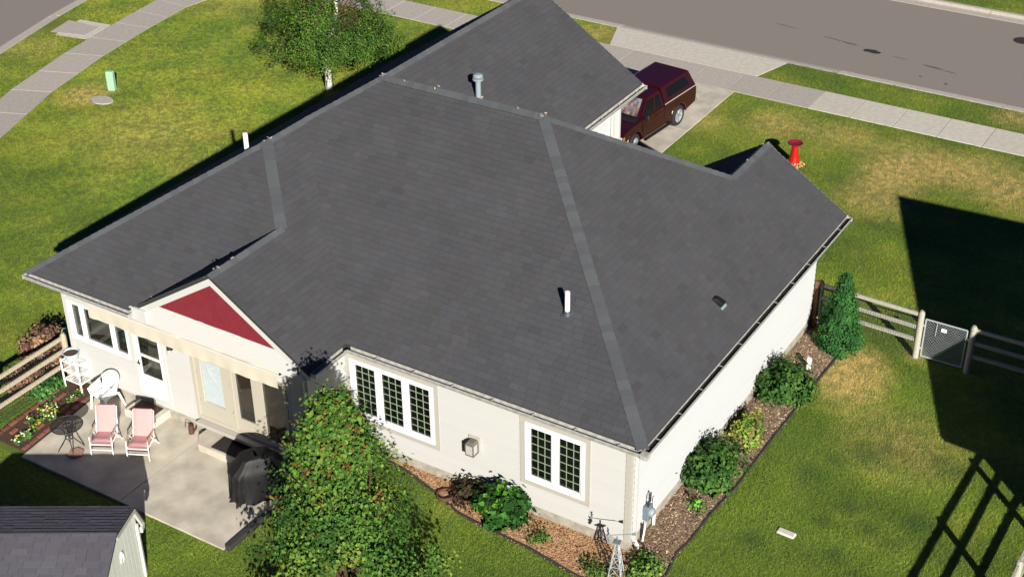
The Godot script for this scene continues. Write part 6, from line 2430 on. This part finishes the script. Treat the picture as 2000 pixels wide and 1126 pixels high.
func make_neighbour() -> void:
	# the house to the right whose gable throws the large shadow on the lawn
	var f := deg_to_rad(6.0)
	var u := Vector3(cos(f), 0, sin(f))
	var v := Vector3(-sin(f), 0, cos(f))
	var pk := Vector3(9.72, 6.8, -8.57)
	var t := thing("neighbour_house", "neighbouring gable roofed house standing right of the yard fence", "house", Vector3(pk.x, 0, pk.z))
	var fr := Transform3D(Basis(v, Vector3.UP, -u), Vector3(pk.x, 0, pk.z))   # x along the gable, z out of the gable
	var b := MB.new()
	b.prism(PackedVector2Array([Vector2(-5.3, -0.1), Vector2(-5.3, 3.45), Vector2(0, 6.62), Vector2(5.3, 3.45), Vector2(5.3, -0.1)]), fr, -12.0, -0.25)
	put("wall", b, mats.wall_neighbour, t)
	b = MB.new()
	b.col = lin(80, 76, 74)
	for s in [-1.0, 1.0]:
		b.hexa([fr * Vector3(0, 6.7, 0), fr * Vector3(s * 5.825, 3.2, 0), fr * Vector3(s * 5.825, 3.2, -12.3), fr * Vector3(0, 6.7, -12.3), fr * Vector3(0, 6.8, 0), fr * Vector3(s * 5.825, 3.295, 0), fr * Vector3(s * 5.825, 3.295, -12.3), fr * Vector3(0, 6.8, -12.3)])
	put("roof", b, mats.shingle, t)
	for x in [-2.5, 2.2]:
		b = MB.new()
		frame_ring(b, fr, x - 0.6, 1.0, x + 0.6, 2.3, 0.09, -0.26, -0.2)
		var w := put("window", b, mats.vinyl, t)
		b = MB.new()
		b.box(Vector3(x - 0.52, 1.08, -0.25), Vector3(x + 0.52, 2.22, -0.235), fr)
		put("pane", b, mats.tinted, w)


# ------------------------------------------------------------------ everything
func _ready() -> void:
	# camera
	var cam := Camera3D.new()
	cam.name = "camera"
	add_child(cam)
	var yaw := 0.5606
	var pit := 0.5492
	var rol := -0.0131
	var fwd := Vector3(-sin(yaw) * cos(pit), -sin(pit), -cos(yaw) * cos(pit))
	var rt := Vector3(cos(yaw), 0, -sin(yaw))
	var upv := rt.cross(fwd)
	var r2 := rt * cos(rol) + upv * sin(rol)
	var u2 := -rt * sin(rol) + upv * cos(rol)
	cam_basis = Basis(r2, u2, -fwd)
	cam.transform = Transform3D(cam_basis, camera_at)
	cam.fov = 22.3776
	cam.near = 0.5
	cam.far = 900.0
	cam.current = true
	# sky, exposure
	var env := Environment.new()
	env.background_mode = Environment.BG_SKY
	var sky := Sky.new()
	var sm := ProceduralSkyMaterial.new()
	sm.sky_top_color = rgb(58, 104, 190)
	sm.sky_horizon_color = rgb(150, 182, 220)
	sm.sky_curve = 0.12
	sm.ground_bottom_color = rgb(60, 66, 48)
	sm.ground_horizon_color = rgb(120, 134, 130)
	sm.sun_angle_max = 1.0
	sky.sky_material = sm
	env.sky = sky
	env.background_energy_multiplier = 0.145
	env.tonemap_mode = Environment.TONE_MAPPER_LINEAR
	env.tonemap_exposure = 1.78
	env.sdfgi_enabled = true
	env.ssao_enabled = true
	env.ssil_enabled = true
	var we := WorldEnvironment.new()
	we.name = "environment"
	we.environment = env
	add_child(we)
	# low morning sun from behind the camera's right shoulder
	var sun := DirectionalLight3D.new()
	sun.name = "sun"
	add_child(sun)
	sun.light_energy = 1.6
	sun.light_color = Color(1.0, 0.98, 0.94)
	sun.light_angular_distance = 0.5
	sun.shadow_enabled = true
	sun.look_at_from_position(Vector3.ZERO, SUN, Vector3.UP)

	rng.seed = 1
	make_materials()
	make_ground()
	make_house()
	make_neighbour()
	make_shed()
	make_fixtures()
	make_fences()
	make_truck()
	make_maple()
	make_birch()
	make_plants()
	make_patio_things()
	make_yard_things()
	make_mulch()
	make_grass()
